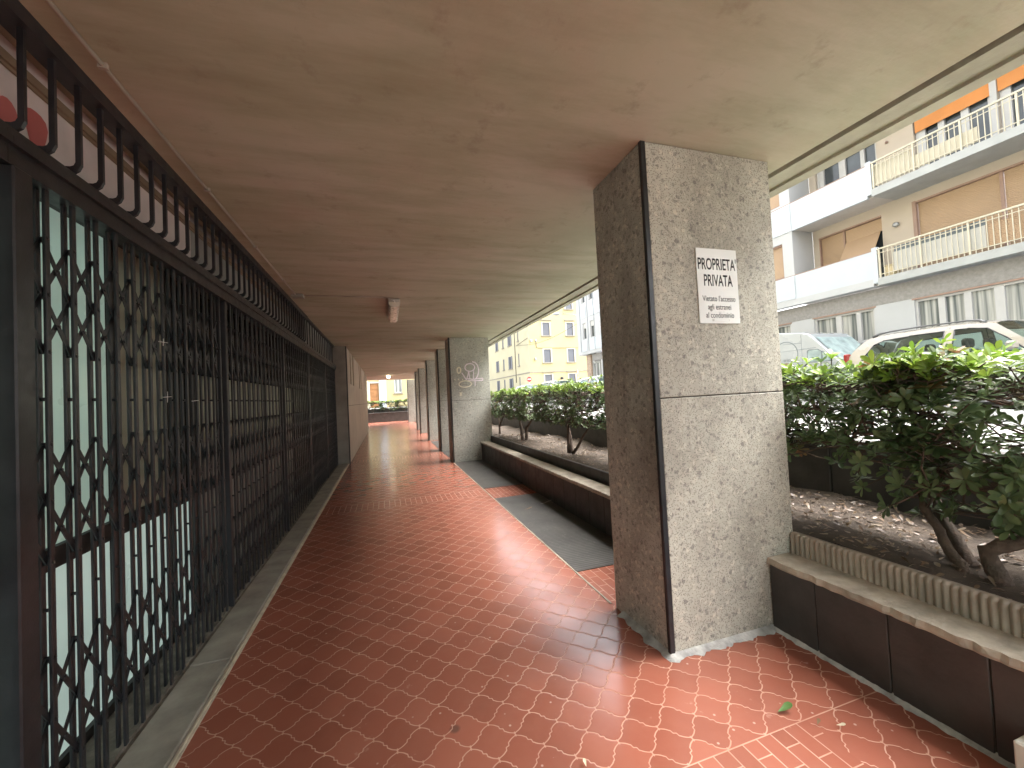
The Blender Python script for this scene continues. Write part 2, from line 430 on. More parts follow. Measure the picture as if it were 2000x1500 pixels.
def tag(o, label, cat, group=None):
    o['label'] = label; o['category'] = cat
    if group: o['group'] = group
    return o
def thing(name, label, cat, loc=(0, 0, 0), group=None):
    o = bpy.data.objects.new(name, None); o.location = loc; o.empty_display_size = .1; COL.objects.link(o)
    o.matrix_basis = Matrix.Translation(loc)
    return tag(o, label, cat, group)
def struct(o, kind='structure'): o['kind'] = kind; return o
def copy_tree(o, off, parent=None):
    c = o.copy(); COL.objects.link(c)
    if parent: c.parent = parent
    else: c.location = Vector(o.location)+Vector(off)
    for ch in list(o.children): copy_tree(ch, off, c)
    return c
def text_mesh(body, size, fn, name, mat, parent, sx=1, align='CENTER', bold=0):
    cu = bpy.data.curves.new(name, 'FONT'); cu.body = body; cu.size = size; cu.align_x = align; cu.extrude = .001; cu.offset = bold
    t = bpy.data.objects.new(name, cu); COL.objects.link(t)
    dg = bpy.context.evaluated_depsgraph_get(); me = bpy.data.meshes.new_from_object(t.evaluated_get(dg))
    bpy.data.objects.remove(t); bpy.data.curves.remove(cu)
    for v in me.vertices: v.co = fn(v.co.x*sx, v.co.y, v.co.z)
    me.materials.clear(); me.materials.append(mat); me.name = name
    o = bpy.data.objects.new(name, me); COL.objects.link(o)
    if parent: o.parent = parent; o.matrix_parent_inverse = parent.matrix_basis.inverted()
    return o

# ================================================================== SETTING
H = 2.93
b = MB(); b.add([(-1.16, -7, 0), (2.6, -7, 0), (2.6, 31.2, 0), (-1.16, 31.2, 0)], [(0, 1, 2, 3)])
b.add([(-6, 22.6, 0), (-1.16, 22.6, 0), (-1.16, 31.2, 0), (-6, 31.2, 0)], [(0, 1, 2, 3)])
struct(b.build('floor', M['floor']))
# ground: one sheet at street level round the sunken arcade, and its low part in front of the arcade
ZR, ZP = .85, .97
b = MB()
b.add([(3.7, -60, ZR), (400, -60, ZR), (400, 400, ZR), (3.7, 400, ZR)], [(0, 1, 2, 3)])
b.add([(-200, 32.6, ZR), (3.7, 32.6, ZR), (3.7, 400, ZR), (-200, 400, ZR)], [(0, 1, 2, 3)])
b.add([(-200, -60, -.02), (3.7, -60, -.02), (3.7, -7, -.02), (-200, -7, -.02)], [(0, 1, 2, 3)])
b.add([(3.7, -60, -.02), (3.7, -60, ZR), (3.7, -7, ZR), (3.7, -7, -.02)], [(0, 1, 2, 3)])
struct(b.build('ground', M['asphalt']))
b = MB(); b.bbox(3.76, 5.6, -40, 33, .6, ZP, .02); b.bbox(-40, 3.7, 32.7, 35, .6, ZP, .02); struct(b.build('pavement', M['pave']))
b = MB(); b.bbox(5.604, 5.76, -40, 33, .6, ZP+.005, .02); struct(b.build('kerb', M['kerb']))
b = MB(); b.bbox(16.0, 17.5, -40, 33, .6, ZP, .02); struct(b.build('pavement', M['pave']))
b = MB(); b.add([(5.8, -40, ZR+.004), (15.98, -40, ZR+.004), (15.98, 60, ZR+.004), (5.8, 60, ZR+.004)], [(0, 1, 2, 3)]); struct(b.build('road', plain('worn_asphalt', (.22, .22, .215), .85, .2, 1.5, bump=.3, bscale=80)))
# ceiling slab of the arcade with a dark joint before its outer edge
b = MB(); b.box(-1.6, 2.572, -3.3, 27.85, H, 3.4); b.box(-12, 2.80, -3.3, 27.85, 3.41, 13); struct(b.build('ceiling', M['ceiling']))  # upper box: unseen building mass above, added to cut sky light outside
b = MB(); b.box(2.606, 2.84, -3.3, 27.85, H-.012, 3.4); b.box(2.76, 2.85, -3.3, 27.85, H-.03, H-.012); struct(b.build('ceiling_edge', M['beam']))
b = MB(); b.box(2.573, 2.605, -3.29, 27.84, H+.03, 3.38); struct(b.build('ceiling_joint', M['groove']))
# ledge under the gate, its trim line, rough kerb behind
b = MB()
yy = -6.5; k = 0
while yy < 10.7:
    L = 1.87; b.bbox(-1.146, -.936, yy+.003, min(yy+L, 10.74)-.003, -.05, .022, .006); yy += L
struct(b.build('ledge', M['sill']))
b = MB(); b.box(-.934, -.908, -6.5, 22, -.02, .007); b.box(-.924, -.918, -6.5, 22, .007, .012); struct(b.build('floor_trim', M['sillline']))
b = MB(); b.box(-1.36, -1.148, -6.5, 10.7, -.05, .012); struct(b.build('kerb', M['dirt']))
b = MB(); b.box(1.452, 1.466, 2.55, 9.4, -.02, .004); struct(b.build('floor_trim', M['coping']))
for (y0, y1) in ((3.1, 5.76), (6.46, 9.9), (10.2, 14.6)):
    b = MB(); b.box(1.47, 2.14, y0, y1, -.02, .006); struct(b.build('ribbed_paving', M['ribbed']))

# ================================================================== SHOP SIDE: glazing, transom grille, folding gates
XS = -1.38
shop = thing('shopfront', 'long dark framed shopfront with mint and beige panes behind the black folding gates', 'shopfront', (XS, 5, 0))
b = MB()
b.box(-1.6, XS-.06, -6.5, 10.7, 0, H); b.build('back_wall', M['black2'], shop)
b = MB(); b.box(XS-.05, XS+.01, -6.5, 10.7, 0, .05); b.box(XS-.05, XS+.012, -6.5, 10.7, .86, .95); b.box(XS-.05, XS+.014, -6.5, 10.7, 2.44, 2.5)
for ym in (-4, -2, -.2, .9, 2.68, 3.24, 3.58, 5.41, 7.05, 8.9): b.box(XS-.05, XS+.016, ym-.035, ym+.035, .0, 2.5)
b.build('frame', M['black2'], shop)
edges = [-6.5, -4, -2, -.2, .9, 2.68, 3.24, 3.58, 5.41, 7.05, 8.9, 10.7]
up = ['mint', 'mint', 'mint', 'mint', 'mint', 'olive', 'darkin', None, None, 'darkin', 'darkin']
lo = ['mint2', 'mint2', 'mint2', 'mint2', 'mint2', 'mint2', 'mint2', 'greyp', 'greyp', 'darkin', 'darkin']
for i in range(11):
    y0, y1 = edges[i]+.037, edges[i+1]-.037
    if up[i]: MB().box(XS-.04, XS-.01, y0, y1, .952, 2.438).build('window_pane', M[up[i]], shop)
    else:
        MB().box(XS-.04, XS-.01, y0, y1, 1.78, 2.438).build('window_pane', M['darkin'], shop)
        MB().box(XS-.04, XS-.008, y0, y1, 1.25, 1.778).build('window_blind', M['olive'], shop)
        MB().box(XS-.04, XS-.01, y0, y1, .952, 1.248).build('window_pane', M['greyp'], shop)
    MB().box(XS-.04, XS-.01, y0, y1, .052, .858).build('lower_panel', M[lo[i]], shop)

XG = -1.17
tg = thing('transom_grille', 'row of black bent bars in front of the old white shop sign above the gates', 'grille', (XG, 4, 2.5))
b = MB(); b.box(XG-.05, XG+.03, -6.5, 7.1, 2.87, 2.929); b.build('top_rail', M['black'], tg)
b = MB(); b.box(XG-.10, XG+.02, -6.5, 7.1, 2.455, 2.475); b.build('bottom_rail', M['black'], tg)
b = MB(); b.box(-1.34, -1.29, -6.5, 3.4, 2.47, 2.915); b.build('sign_panel', M['whitepanel'], tg)
b = MB(); b.box(-1.34, -1.29, 3.402, 7.1, 2.47, 2.915); b.build('sign_panel', M['greypanel2'], tg)
b = MB(); b.box(-1.288, -1.272, -6.5, 7.1, 2.815, 2.85); b.box(-1.288, -1.28, -6.5, 7.1, 2.80, 2.813); b.build('timber_bead', plain('tan_bead', (.24, .17, .11), .6), tg)
b = MB(); pts = [(2.06+.05*cos(a)*(1+.3*sin(3*a)), 2.64+.11*sin(a)*(1+.2*cos(2*a))) for a in [2*pi*i/18 for i in range(18)]]
b.poly(pts, [], lambda y, z: (-1.2885, y, z)); pts2 = [(1.93+.05*cos(a), 2.62+.07*sin(a)) for a in [2*pi*i/16 for i in range(16)]]
b.poly(pts2, [], lambda y, z: (-1.2885, y, z)); b.build('red_print', M['redpaint'], tg)
y = -.24
while y < 7.05:
    b = MB(); w = .007
    pr = [(XG+.012, 2.87), (XG+.012, 2.535), (XG+.002, 2.512), (XG-.014, 2.500), (XG-.115, 2.498)]
    pi_ = [(XG-.006, 2.87), (XG-.006, 2.545), (XG-.012, 2.532), (XG-.024, 2.526), (XG-.115, 2.524)]
    v = []; f = []
    for (a, c) in zip(pr, pi_):
        v += [(a[0], y-w, a[1]), (a[0], y+w, a[1]), (c[0], y+w, c[1]), (c[0], y-w, c[1])]
    for i in range(4):
        for k in range(4): f.append((i*4+k, i*4+(k+1) % 4, (i+1)*4+(k+1) % 4, (i+1)*4+k))
    b.add(v, f); b.build('bent_bar', M['black'], tg)
    y += .1365
tp = thing('boarding', 'plain grey boarded transom above the far folding gates', 'boarding', (XG, 9, 2.5))
b = MB(); b.box(XG-.08, XG-.03, 7.11, 10.72, 2.47, 2.9); b.build('board', M['greypanel2'], tp)
b = MB(); b.box(XG-.05, XG+.02, 7.11, 10.72, 2.9, 2.929); b.box(XG-.05, XG+.02, 7.11, 10.72, 2.457, 2.469)
for i in range(14): b.box(XG-.028, XG-.012, 7.3+i*.25, 7.315+i*.25, 2.469, 2.9)
b.build('cover_strips', M['black'], tp)

secs = [(-.07, 1.70), (1.784, 3.567), (3.61, 5.407), (5.45, 7.057), (7.10, 8.907), (8.95, 10.70)]
glab = ['black folding gate at the near left edge beside the wide post', 'black scissor lattice gate in front of the mint shop panes',
        'black folding gate in front of the beige window blinds, second from the mint panes', 'black folding gate left of the plain boarded transom, in the middle of the row',
        'black folding gate below the grey boarded transom, with dark panes behind', 'black folding gate ending at the grey render pilaster']
PITCH = .133
def lattice_gate(y0, y1, label):
    g = thing('folding_gate', label, 'gate', (XG, y0, 0), 'black folding gates along the shopfront')
    b = MB(); b.box(XG-.045, XG+.035, y0-(.083 if y0 < 2 else .042), y1, 2.335, 2.452); b.box(XG-.06, XG+.05, y0-(.083 if y0 < 2 else .042), y1, 2.40, 2.425); b.build('top_rail', M['black'], g)
    b = MB(); b.box(XG-.025, XG+.005, y0, y1, .013, .03); b.build('floor_track', M['dirt'], g)
    b = MB(); pw = .079 if y0 < 2 else .041; b.bbox(XG-.04, XG+(.045 if y0 < 2 else .025), y0-pw, y0-.001, .02, 2.334, .005); b.build('post', M['black'], g)
    n = int((y1-y0-.1)/PITCH)+1
    first = (y0 + .100)
    ys = [first+i*PITCH for i in range(n) if first+i*PITCH < y1-.02]
    for k, yc in enumerate(ys):
        b = MB()
        for xo in (-.0135, .0135): b.bbox(XG+xo-.0055, XG+xo+.0055, yc-.011, yc+.011, .035, 2.345, .002)
        for zc in (1.569, .821): b.tube([(XG-.012, yc, zc), (XG+.012, yc, zc)], .007, 6)
        for zc in (2.154, 1.948, 1.739, 1.407, 1.203, .985, .653, .44, .234):
            b.tube([(XG-.012, yc, zc), (XG+.0205, yc, zc)], .0075, 8)
        b.build('picket', M['black'], g)
    al = [y0-.035]+ys
    for grp in ((2.154, 1.948, 1.739), (1.407, 1.203, .985), (.653, .44, .234)):
        b = MB()
        for a_, c_ in zip(al[:-1], al[1:]):
            for z0, z1 in zip(grp[:-1], grp[1:]):
                b.bar((XG+.003, a_, z0), (XG+.003, c_, z1), .018, .004, (1, 0, 0))
                b.bar((XG-.003, a_, z1), (XG-.003, c_, z0), .018, .004, (1, 0, 0))
                b.tube([(XG-.007, (a_+c_)/2, (z0+z1)/2), (XG+.009, (a_+c_)/2, (z0+z1)/2)], .007, 8)
        b.build('lattice', M['black'], g)
    return g
gates = [lattice_gate(*s, l) for (s, l) in zip(secs, glab)]
for (yw, zw, v_) in ((2.66, 1.885, .02), (2.69, 1.585, .03), (3.03, 1.565, .0)):
    b = MB(); b.tube([(XG+.022, yw-.045, zw-.002), (XG+.024, yw+.045, zw+.003)], .0022, 5)
    if v_: b.tube([(XG+.0225, yw, zw-v_), (XG+.0225, yw+.003, zw+v_)], .0018, 5)
    b.build('tie_wire', M['signw'], gates[1])

# pilaster and render wall beyond the gates
pl = thing('pilaster', 'grey render pilaster between the folding gates and the cream wall', 'pilaster', (-1.05, 10.9, 0))
MB().box(-1.6, -.905, 10.75, 11.15, 0, H-.002).build('shaft', M['pilaster'], pl)
MB().box(-.904, -.884, 10.745, 10.80, 0, H-.004).build('corner_strip', M['black2'], pl)
cw = thing('rendered_wall', 'cream rendered wall with dark vertical slit windows near its top', 'wall', (-1, 16, 0))
b = MB(); sl = [(11.85, 12.25), (12.80, 13.25), (15.8, 16.25), (16.85, 17.3), (20.2, 20.7), (21.2, 21.6)]
yc = 11.15
for (s0, s1) in sl:
    b.box(-1.3, -.9, yc, s0, 1.45, H-.003); b.box(-1.3, -.9, s0, s1, 1.45, 2.03); yc = s1
b.box(-1.3, -.9, yc, 22.2, 1.45, H-.003); b.box(-1.3, -.902, 11.15, 22.2, 0, 1.44); b.build('wall', M['creamwall'], cw)
MB().box(-1.3, -.91, 11.15, 22.2, 1.44, 1.45).build('joint', M['groove'], cw)
for (s0, s1) in sl:
    MB().box(-1.25, -1.2, s0, s1, 2.03, H-.003).build('slit_window', M['darkin'], cw)
MB().box(-1.35, -.905, 22.2, 22.5, 0, H-.004).build('end_strip', M['black2'], cw)

# ================================================================== PILLARS
XP0, XP1 = 1.452, 2.42
pil_l = ['stone pillar carrying the white notice, nearest in the arcade', 'stone pillar sprayed with a pink graffiti tag',
         'stone pillar directly behind the graffiti pillar', 'stone pillar third behind the notice pillar, with only a strip of its front showing',
         'narrow looking far stone pillar just before the closely paired one', 'far stone pillar paired closely behind another before the open end', 'last stone pillar beside the end hedge, its side lit by daylight']
pils = []
for i, y in enumerate((1.925, 9.415, 11.6, 14.9, 18.5, 20.7, 28.5)):
    p = thing('pillar', pil_l[i], 'pillar', (XP0+.5, y, 0), 'stone pillars of the arcade'); pils.append(p)
    b = MB(); st = M['stone'] if i == 0 else M['stone2']
    for (z0, z1) in ((0, 1.438), (1.444, H-.002)):
        b.bbox(XP0+.034, XP1, y, y+.56, z0, z1, .004, st)
    b.box(XP0+.04, XP1-.008, y+.006, y+.55, 1.437, 1.445, M['groove'])
    b.build('stone_facing', None, p)
    b = MB(); b.bbox(XP0+.008, XP0+.033, y+.022, y+.565, 0.002, H-.002, .003); b.build('side_slab', M['stone_dirty'], p)
    b = MB(); b.bbox(XP0, XP0+.033, y-.004, y+.021, 0.002, H-.001, .003); b.build('corner_strip', M['black'] if i == 0 else M['black2'], p)
# mortar smear round the first pillar's foot
def smear(name, pts, w, parent, seed):
    rn = random.Random(seed); b = MB(); v = []; f = []
    P = []
    for (a, c) in zip(pts[:-1], pts[1:]):
        a, c = Vector((*a, 0)), Vector((*c, 0)); n = max(2, int((c-a).length/.02))
        P += [a.lerp(c, i/n) for i in range(n)]
    P.append(Vector((*pts[-1], 0)))
    for i, p in enumerate(P):
        t = (P[min(i+1, len(P)-1)]-P[max(i-1, 0)]).normalized(); nn = Vector((t.y, -t.x, 0))
        ww = w*(.55+.9*rn.random()*abs(sin(i*.37+seed)))
        v += [p-nn*.01+Vector((0, 0, .028)), p+nn*ww*.45+Vector((0, 0, .012)), p+nn*ww+Vector((0, 0, .0015))]
    for i in range(len(P)-1):
        for k in range(2): f.append((i*3+k, i*3+k+1, i*3+k+4, i*3+k+3))
    b.add(v, f, None, True); return b.build(name, M['mortar'], parent)
smear('mortar_skirt', [(XP0, 2.4), (XP0-.002, 1.92), (2.21, 1.92)], .035, pils[0], 2)
# graffiti
P2 = pils[1]
def gz(a, c): return (1.5+(a-228-.04*(c-500))/422, 2.93-(c-90)/450)
def stroke(b, pts, w, m):
    q = [gz(*p) for p in pts]
    for i, (p, r) in enumerate(zip(q[:-1], q[1:])):
        b.bar((p[0], 9.4125-.0003*(i % 3), p[1]), (r[0], 9.4125-.0003*(i % 3), r[1]), w, .0016, (0, -1, 0), m)
def ell(cx, cy, rx, ry, a0=0, a1=2*pi, n=18): return [(cx+rx*cos(a0+(a1-a0)*i/n), cy+ry*sin(a0+(a1-a0)*i/n)) for i in range(n+1)]
b = MB(); gm, gy = M['graf'], M['grafy']
stroke(b, ell(412, 412, 50, 42), .028, gm)
stroke(b, [(435, 352), (465, 358), (490, 390), (502, 430), (502, 470), (490, 510), (468, 540)], .026, gm)
stroke(b, [(330, 468), (352, 500), (376, 545), (392, 500), (402, 448)], .024, gm)
stroke(b, [(402, 448), (412, 540)], .022, gm); stroke(b, [(452, 445), (448, 540)], .022, gm)
stroke(b, [(380, 528), (440, 540), (545, 532), (546, 556), (430, 556), (390, 545)], .022, gm)
stroke(b, [(465, 540), (466, 612)], .02, gm)
stroke(b, ell(365, 588, 64, 34), .026, gy); stroke(b, ell(302, 440, 18, 32), .034, gy)
stroke(b, [(305, 680), (335, 680), (310, 692), (335, 704), (308, 708)], .018, gy)
for a in (258, 293, 335): stroke(b, [(a, 533), (a+8, 545)], .018, gy)
b.build('graffiti', None, P2)

# notice on the first pillar
sg = thing('notice_sign', "white notice reading PROPRIETA' PRIVATA on the nearest stone pillar", 'sign', (1.945, 1.92, 2.1))
b = MB(); b.bbox(1.792, 2.098, 1.917, 1.9235, 1.87, 2.325, .002); b.build('plate', M['signw'], sg)
def sfn(x0, z0): return lambda x, y, z: Vector((x0+x, 1.9165, z0+y))
for (t, zz, sz, sx, bo) in (("PROPRIETA'", 2.197, .098, .60, .0012), ('PRIVATA', 2.098, .098, .60, .0012), ("Vietato l'accesso", 2.005, .047, .83, .0003), ('agli estranei', 1.955, .047, .83, .0003), ('al condominio', 1.905, .047, .83, .0003)):
    text_mesh(t, sz, sfn(1.945, zz), 'lettering', M['ink'], sg, sx*.95, bold=bo)
b = MB(); z0, z1, x0, x1 = 1.884, 1.897, 1.885, 2.01
for (a, c, d_, e) in ((x0, x1, z0, z0+.0012), (x0, x1, z1, z1+.0012), (x0, x0+.0012, z0, z1), (x1, x1+.0012, z0, z1), (x0+.004, x0+.012, z0+.003, z1-.003)): b.box(a, c, 1.9158, 1.9168, d_, e)
b.build('maker_plate_outline', plain('pale_ink', (.45, .45, .42), .5), sg)

# ================================================================== LAMPS AND CONDUIT
lm = thing('batten_lamp', 'unlit white fluorescent batten lamp on the arcade ceiling', 'lamp', (.17, 6.3, H))
b = MB(); b.bbox(.09, .25, 5.78, 6.98, H-.045, H-.002, .008); b.build('housing', M['lampw'], lm)
b = MB(); pr = [(.095, -.046), (.097, -.085), (.125, -.108), (.17, -.115), (.215, -.108), (.243, -.085), (.245, -.046)]
v = [(x, y, H+z) for y in (5.79, 6.97) for x, z in pr]; n = len(pr)
b.add(v, [(i, i+1, n+i+1, n+i) for i in range(n-1)]+[tuple(range(n)), tuple(range(2*n-1, n-1, -1))]); b.build('diffuser', M['lampd'], lm)
b = MB(); b.tube([(.06, 5.70, H-.015), (.11, 5.69, H-.03), (.16, 5.71, H-.05), (.17, 5.78, H-.05)], .012, 8); b.build('flex', M['lampw'], lm)
cn = thing('conduit', 'thin cable conduit along the ceiling edge with a branch to the batten lamp', 'conduit', (-1.04, 5.7, H))
b = MB(); b.tube([(-1.04, -6.5, H-.011), (-1.04, 5.64, H-.011)], .010, 8); b.tube([(-.95, 5.70, H-.010), (.07, 5.70, H-.010)], .008, 8)
for yk in range(-5, 6): b.box(-1.056, -1.024, yk-.008, yk+.008, H-.024, H-.001)
b.build('pipe', M['pvc'], cn); b = MB(); b.bbox(-1.09, -.95, 5.64, 5.76, H-.045, H-.001, .006); b.build('junction_box', M['pilaster'], cn)
gl = thing('globe_lamp', 'small lit round ceiling lamp near the far end of the arcade', 'lamp', (.2, 23, H))
b = MB(); b.lathe([(.01, -.155), (.05, -.15), (.085, -.125), (.1, -.09), (.09, -.055), (.06, -.03)], (.2, 23, H), n=20); b.build('globe', M['globe'], gl)
b = MB(); b.lathe([(.065, -.03), (.065, -.002)], (.2, 23, H), n=20); b.build('base', M['lampw'], gl)

# ================================================================== PLANTERS
SO = .51
def planter(y0, y1, label, group, ribs, xin=2.2):
    t = thing('planter_wall', label, 'planter', (xin, (y0+y1)/2, 0), group)
    b = MB(); yy = y1-.27; prev = y1
    while prev > y0+.01:
        b.bbox(xin, xin+.05, max(yy, y0)+.003, prev-.003, .0, .392, .003, M['slab']); prev = yy; yy -= .335
    b.box(xin+.006, xin+.2, y0, y1, 0, .391, M['slabjoint']); b.build('front_slabs', None, t)
    # worn coping with a ragged front edge
    rn = random.Random(int(y1*10)); n = int((y1-y0)/.025); v = []; f = []
    for i in range(n+1):
        y = y0+(y1-y0)*i/n; e = xin-.022+rn.uniform(-.004, .009); zt = .432+rn.uniform(-.002, .001)
        v += [(xin+.02, y, .393), (e+.004, y, .395), (e, y, .402+rn.uniform(0, .006)), (e+rn.uniform(.004, .012), y, zt), (xin+.1, y, .433), (xin+.2, y, .433)]
    for i in range(n):
        for k in range(5): f.append((i*6+k, (i+1)*6+k, (i+1)*6+k+1, i*6+k+1))
    b = MB(); b.add(v, f); b.build('coping', M['coping'], t)
    # edging
    b = MB(); xe = 2.385
    if ribs:
        n = int((y1-y0)/.0025); v = []; f = []
        for i in range(n+1):
            y = y0+(y1-y0)*i/n; r = .011*abs(sin(pi*y/.03)); x = xe-r
            v += [(x, y, .40), (x, y, .547-.004*(1-abs(sin(pi*y/.03)))), (xe+.014, y, .557), (xe+.045, y, .555), (xe+.05, y, .45)]
        for i in range(n):
            for k in range(4): f.append((i*5+k, (i+1)*5+k, (i+1)*5+k+1, i*5+k+1))
        b.add(v, f, None, True)
    else: b.bbox(xe-.005, xe+.045, y0, y1, .40, .56, .008)
    b.build('edging', M['edging'] if ribs else M['slab'], t)
    MB().bbox(3.6, 3.75, y0, y1+.565, .0, .99, .01).build('back_kerb', M['slab'], t)
    return t
planter(-4.5, 1.92, 'low brown stone planter bench with ribbed edging right of the notice pillar', 'planter benches between the pillars', True, 2.2)
planter(2.49, 9.41, 'low dark planter bench between the notice pillar and the graffiti pillar', 'planter benches between the pillars', False, 2.14)
planter(9.98, 28.4, 'low dark planter bench running behind the graffiti pillar to the far end', 'planter benches between the pillars', False, 2.14)
smear('mortar_skirt', [(2.2, 1.92), (2.2, .2)], .02, bpy.data.objects['planter_wall'], 5)
ep = thing('planter_wall', 'dark planter wall across the far end of the arcade under the end hedge', 'planter', (0, 31.3, 0))
b = MB(); b.bbox(-6, 3.7, 31.2, 31.35, 0, .66, .01); b.build('front_slabs', M['slab'], ep); b = MB(); b.bbox(-6, 3.7, 31.17, 31.5, .662, .7, .01); b.build('coping', M['slab'], ep)
b = MB(); b.bbox(-6, 3.7, 32.5, 32.6, 0, .99, .01); b.build('back_kerb', M['slab'], ep)
# soil
def soil(x0, x1, y0, y1, z, seed):
    rn = random.Random(seed); nx = max(4, int((x1-x0)/.06)); ny = max(4, int((y1-y0)/.06)); v = []; f = []
    for j in range(ny+1):
        for i in range(nx+1):
            x = x0+(x1-x0)*i/nx; y = y0+(y1-y0)*j/ny
            v.append((x, y, z+.03*sin(2.1*x+1.7*y)+.02*sin(5.3*y-3*x)+rn.uniform(-.008, .008)+.05*max(0, (x-3))))
    for j in range(ny):
        for i in range(nx): a = j*(nx+1)+i; f.append((a, a+1, a+nx+2, a+nx+1))
    b = MB(); b.add(v, f, None, True); return struct(b.build('soil', M['soil']))
soil(2.43, 3.61, -4.5, 12, SO, 1); soil(2.43, 3.61, 12, 31.4, SO, 3); soil(-6, 3.7, 31.36, 32.5, .64, 2)

# ================================================================== SHRUBS
def leaf_geo(b, base, d, n, L, w, col, bend):
    """obovate leaf from base along d, upper face towards n"""
    s = d.cross(n).normalized()
    prof = [(0, .10), (.35, .55), (.68, 1.0), (.9, .72), (1, .0)]
    v = []
    for (t, ww) in prof:
        c = base+d*(L*t)-n*(bend*L*t*t)
        if ww == 0: v.append(c)
        else:
            e = s*(w*ww); lift = n*(w*ww*.28)
            v += [c-e+lift, c, c+e+lift]
    f = []
    for i in range(3):
        for k in range(2): f.append((i*3+k, i*3+k+1, i*3+k+4, i*3+k+3))
    f += [(9, 10, 12), (10, 11, 12)]
    b.add(v, f, None, True); b.col += [col]*len(f)
def rnd_unit(rn):
    while True:
        v = Vector((rn.uniform(-1, 1), rn.uniform(-1, 1), rn.uniform(-1, 1)))
        if .05 < v.length < 1: return v.normalized()
def shrub_data(seed, hx, hy, z0, z1, ntip, L, stems, dry=.06, low=0, young=.35, pale=1):
    """crown box half sizes hx, hy from z0 to z1 above the foot; returns trunk and foliage builders"""
    rn = random.Random(seed); tr = MB(); fo = MB(); fo.col = []
    nodes = []
    for (pts, r0) in stems:
        P = [Vector(p) for p in pts]; Q = []
        for i in range(len(P)-1):
            for k in range(4): Q.append(P[i].lerp(P[i+1], k/4)+rnd_unit(rn)*.008)
        Q.append(P[-1]); n = len(Q)
        tr.tube(Q, [r0*(1-.62*i/(n-1)) for i in range(n)], 8)
        top = Q[-1]
        for k in range(5):
            tgt = Vector((rn.uniform(-hx, hx)*.75, rn.uniform(-hy, hy)*.85, rn.uniform(z0+.02, z1-.1)))
            q0 = Q[rn.randint(n*2//3, n-1)]; mid = q0.lerp(tgt, .5)+Vector((rn.uniform(-.08, .08), rn.uniform(-.08, .08), rn.uniform(-.02, .06)))
            B = [q0, q0.lerp(mid, .5)+rnd_unit(rn)*.02, mid, mid.lerp(tgt, .5)+rnd_unit(rn)*.02, tgt]
            tr.tube(B, [r0*.42, r0*.36, r0*.3, r0*.24, r0*.18], 6, cap=False); nodes += B[1:]
    for i in range(ntip):
        if low and rn.random() < low: p = Vector((-hx*rn.uniform(.2, 1), rn.uniform(-hy, hy), z0-rn.random()**1.6*.28))
        else:
            a = rn.random()
            if a < .012: p = Vector((rn.uniform(-hx, hx)*.8, rn.uniform(-hy, hy), z1+rn.uniform(.03, .11)))
            elif a < .45: p = Vector((rn.uniform(-hx, hx), rn.uniform(-hy, hy), z1-abs(rn.gauss(0, .05))))
            elif a < .75: p = Vector((-hx+abs(rn.gauss(0, .08)), rn.uniform(-hy, hy), rn.uniform(z0, z1)))
            else: p = Vector((rn.uniform(-hx, hx), rn.uniform(-hy, hy), rn.uniform(z0, z1)))
        p += Vector((rn.gauss(0, .02), 0, .025*sin(p.y*9+seed)+.02*sin(p.x*13)))
        cand = rn.sample(nodes, min(26, len(nodes))); q = min(cand, key=lambda c: (c-p).length+max(0, c.z-p.z)*2)
        mid = q.lerp(p, .55)+Vector((rn.uniform(-.03, .03), rn.uniform(-.03, .03), -.02))
        tr.tube([q, mid, p], [.0065, .005, .0032], 4, cap=False); 
        if i % 3 == 0: nodes.append(mid)
        ax = ((p-mid).normalized()*.6+Vector((-.25 if p.x < -hx*.4 else 0, 0, .7))+rnd_unit(rn)*.35).normalized()
        if p.z < z0: ax = (ax+Vector((-.5, 0, -.3))).normalized()
        fresh = p.z > z1-.10 and rn.random() < young+.25
        sc = rn.uniform(.75, 1.2); n = rn.randint(6, 10); e0 = ax.orthogonal().normalized(); e1 = ax.cross(e0)
        ph = rn.random()*6
        dead = rn.random() < dry
        for k in range(n):
            a = ph+2*pi*k/n+rn.uniform(-.2, .2); el = rn.uniform(.15, .8) if not fresh else rn.uniform(.4, 1.1)
            rad = e0*cos(a)+e1*sin(a); d = (rad*cos(el)+ax*sin(el)).normalized(); nn = (ax*cos(el)-rad*sin(el)).normalized()
            if dead: c = (rn.uniform(.16, .24), rn.uniform(.12, .165), rn.uniform(.05, .07))
            elif fresh: t = rn.random(); c = (.16+.12*t, .275+.10*t, .035+.025*t)
            else: t = rn.random(); c = (pale*(.05+.06*t), pale**.8*(.09+.07*t), pale*(.032+.03*t))
            leaf_geo(fo, p-ax*.02*k/n, d, nn, L*sc*rn.uniform(.7, 1.12), L*sc*.17*rn.uniform(.8, 1.2), c, rn.uniform(.0, .35))
    return tr, fo
def shrub(label, loc, args, group):
    t = thing('shrub', label, 'shrub', loc, group); tr, fo = shrub_data(*args)
    for bld, nm, m in ((tr, 'trunk', M['bark']), (fo, 'foliage', M['leaf'])):
        me_o = bld.build(nm, m); me_o.parent = t      # local coordinates of the shrub
    return t
gn, gm_, ge = 'evergreen shrubs of the near hedge', 'evergreen shrubs of the hedge past the notice pillar', 'evergreen shrubs of the end hedge'
shrub('nearest evergreen shrub at the right edge with low rosettes by the ribbed edging', (2.98, .95, SO), (11, .38, .62, .52, 1.06, 560, .078,
      [([(-.28, .18, -.02), (-.30, .22, .14), (-.22, .02, .3), (-.05, -.1, .55), (.1, -.2, .75)], .042), ([(-.15, -.3, 0), (-.12, -.25, .3), (.05, -.3, .7)], .034)], .05, .22, .4, 1.4), gn)
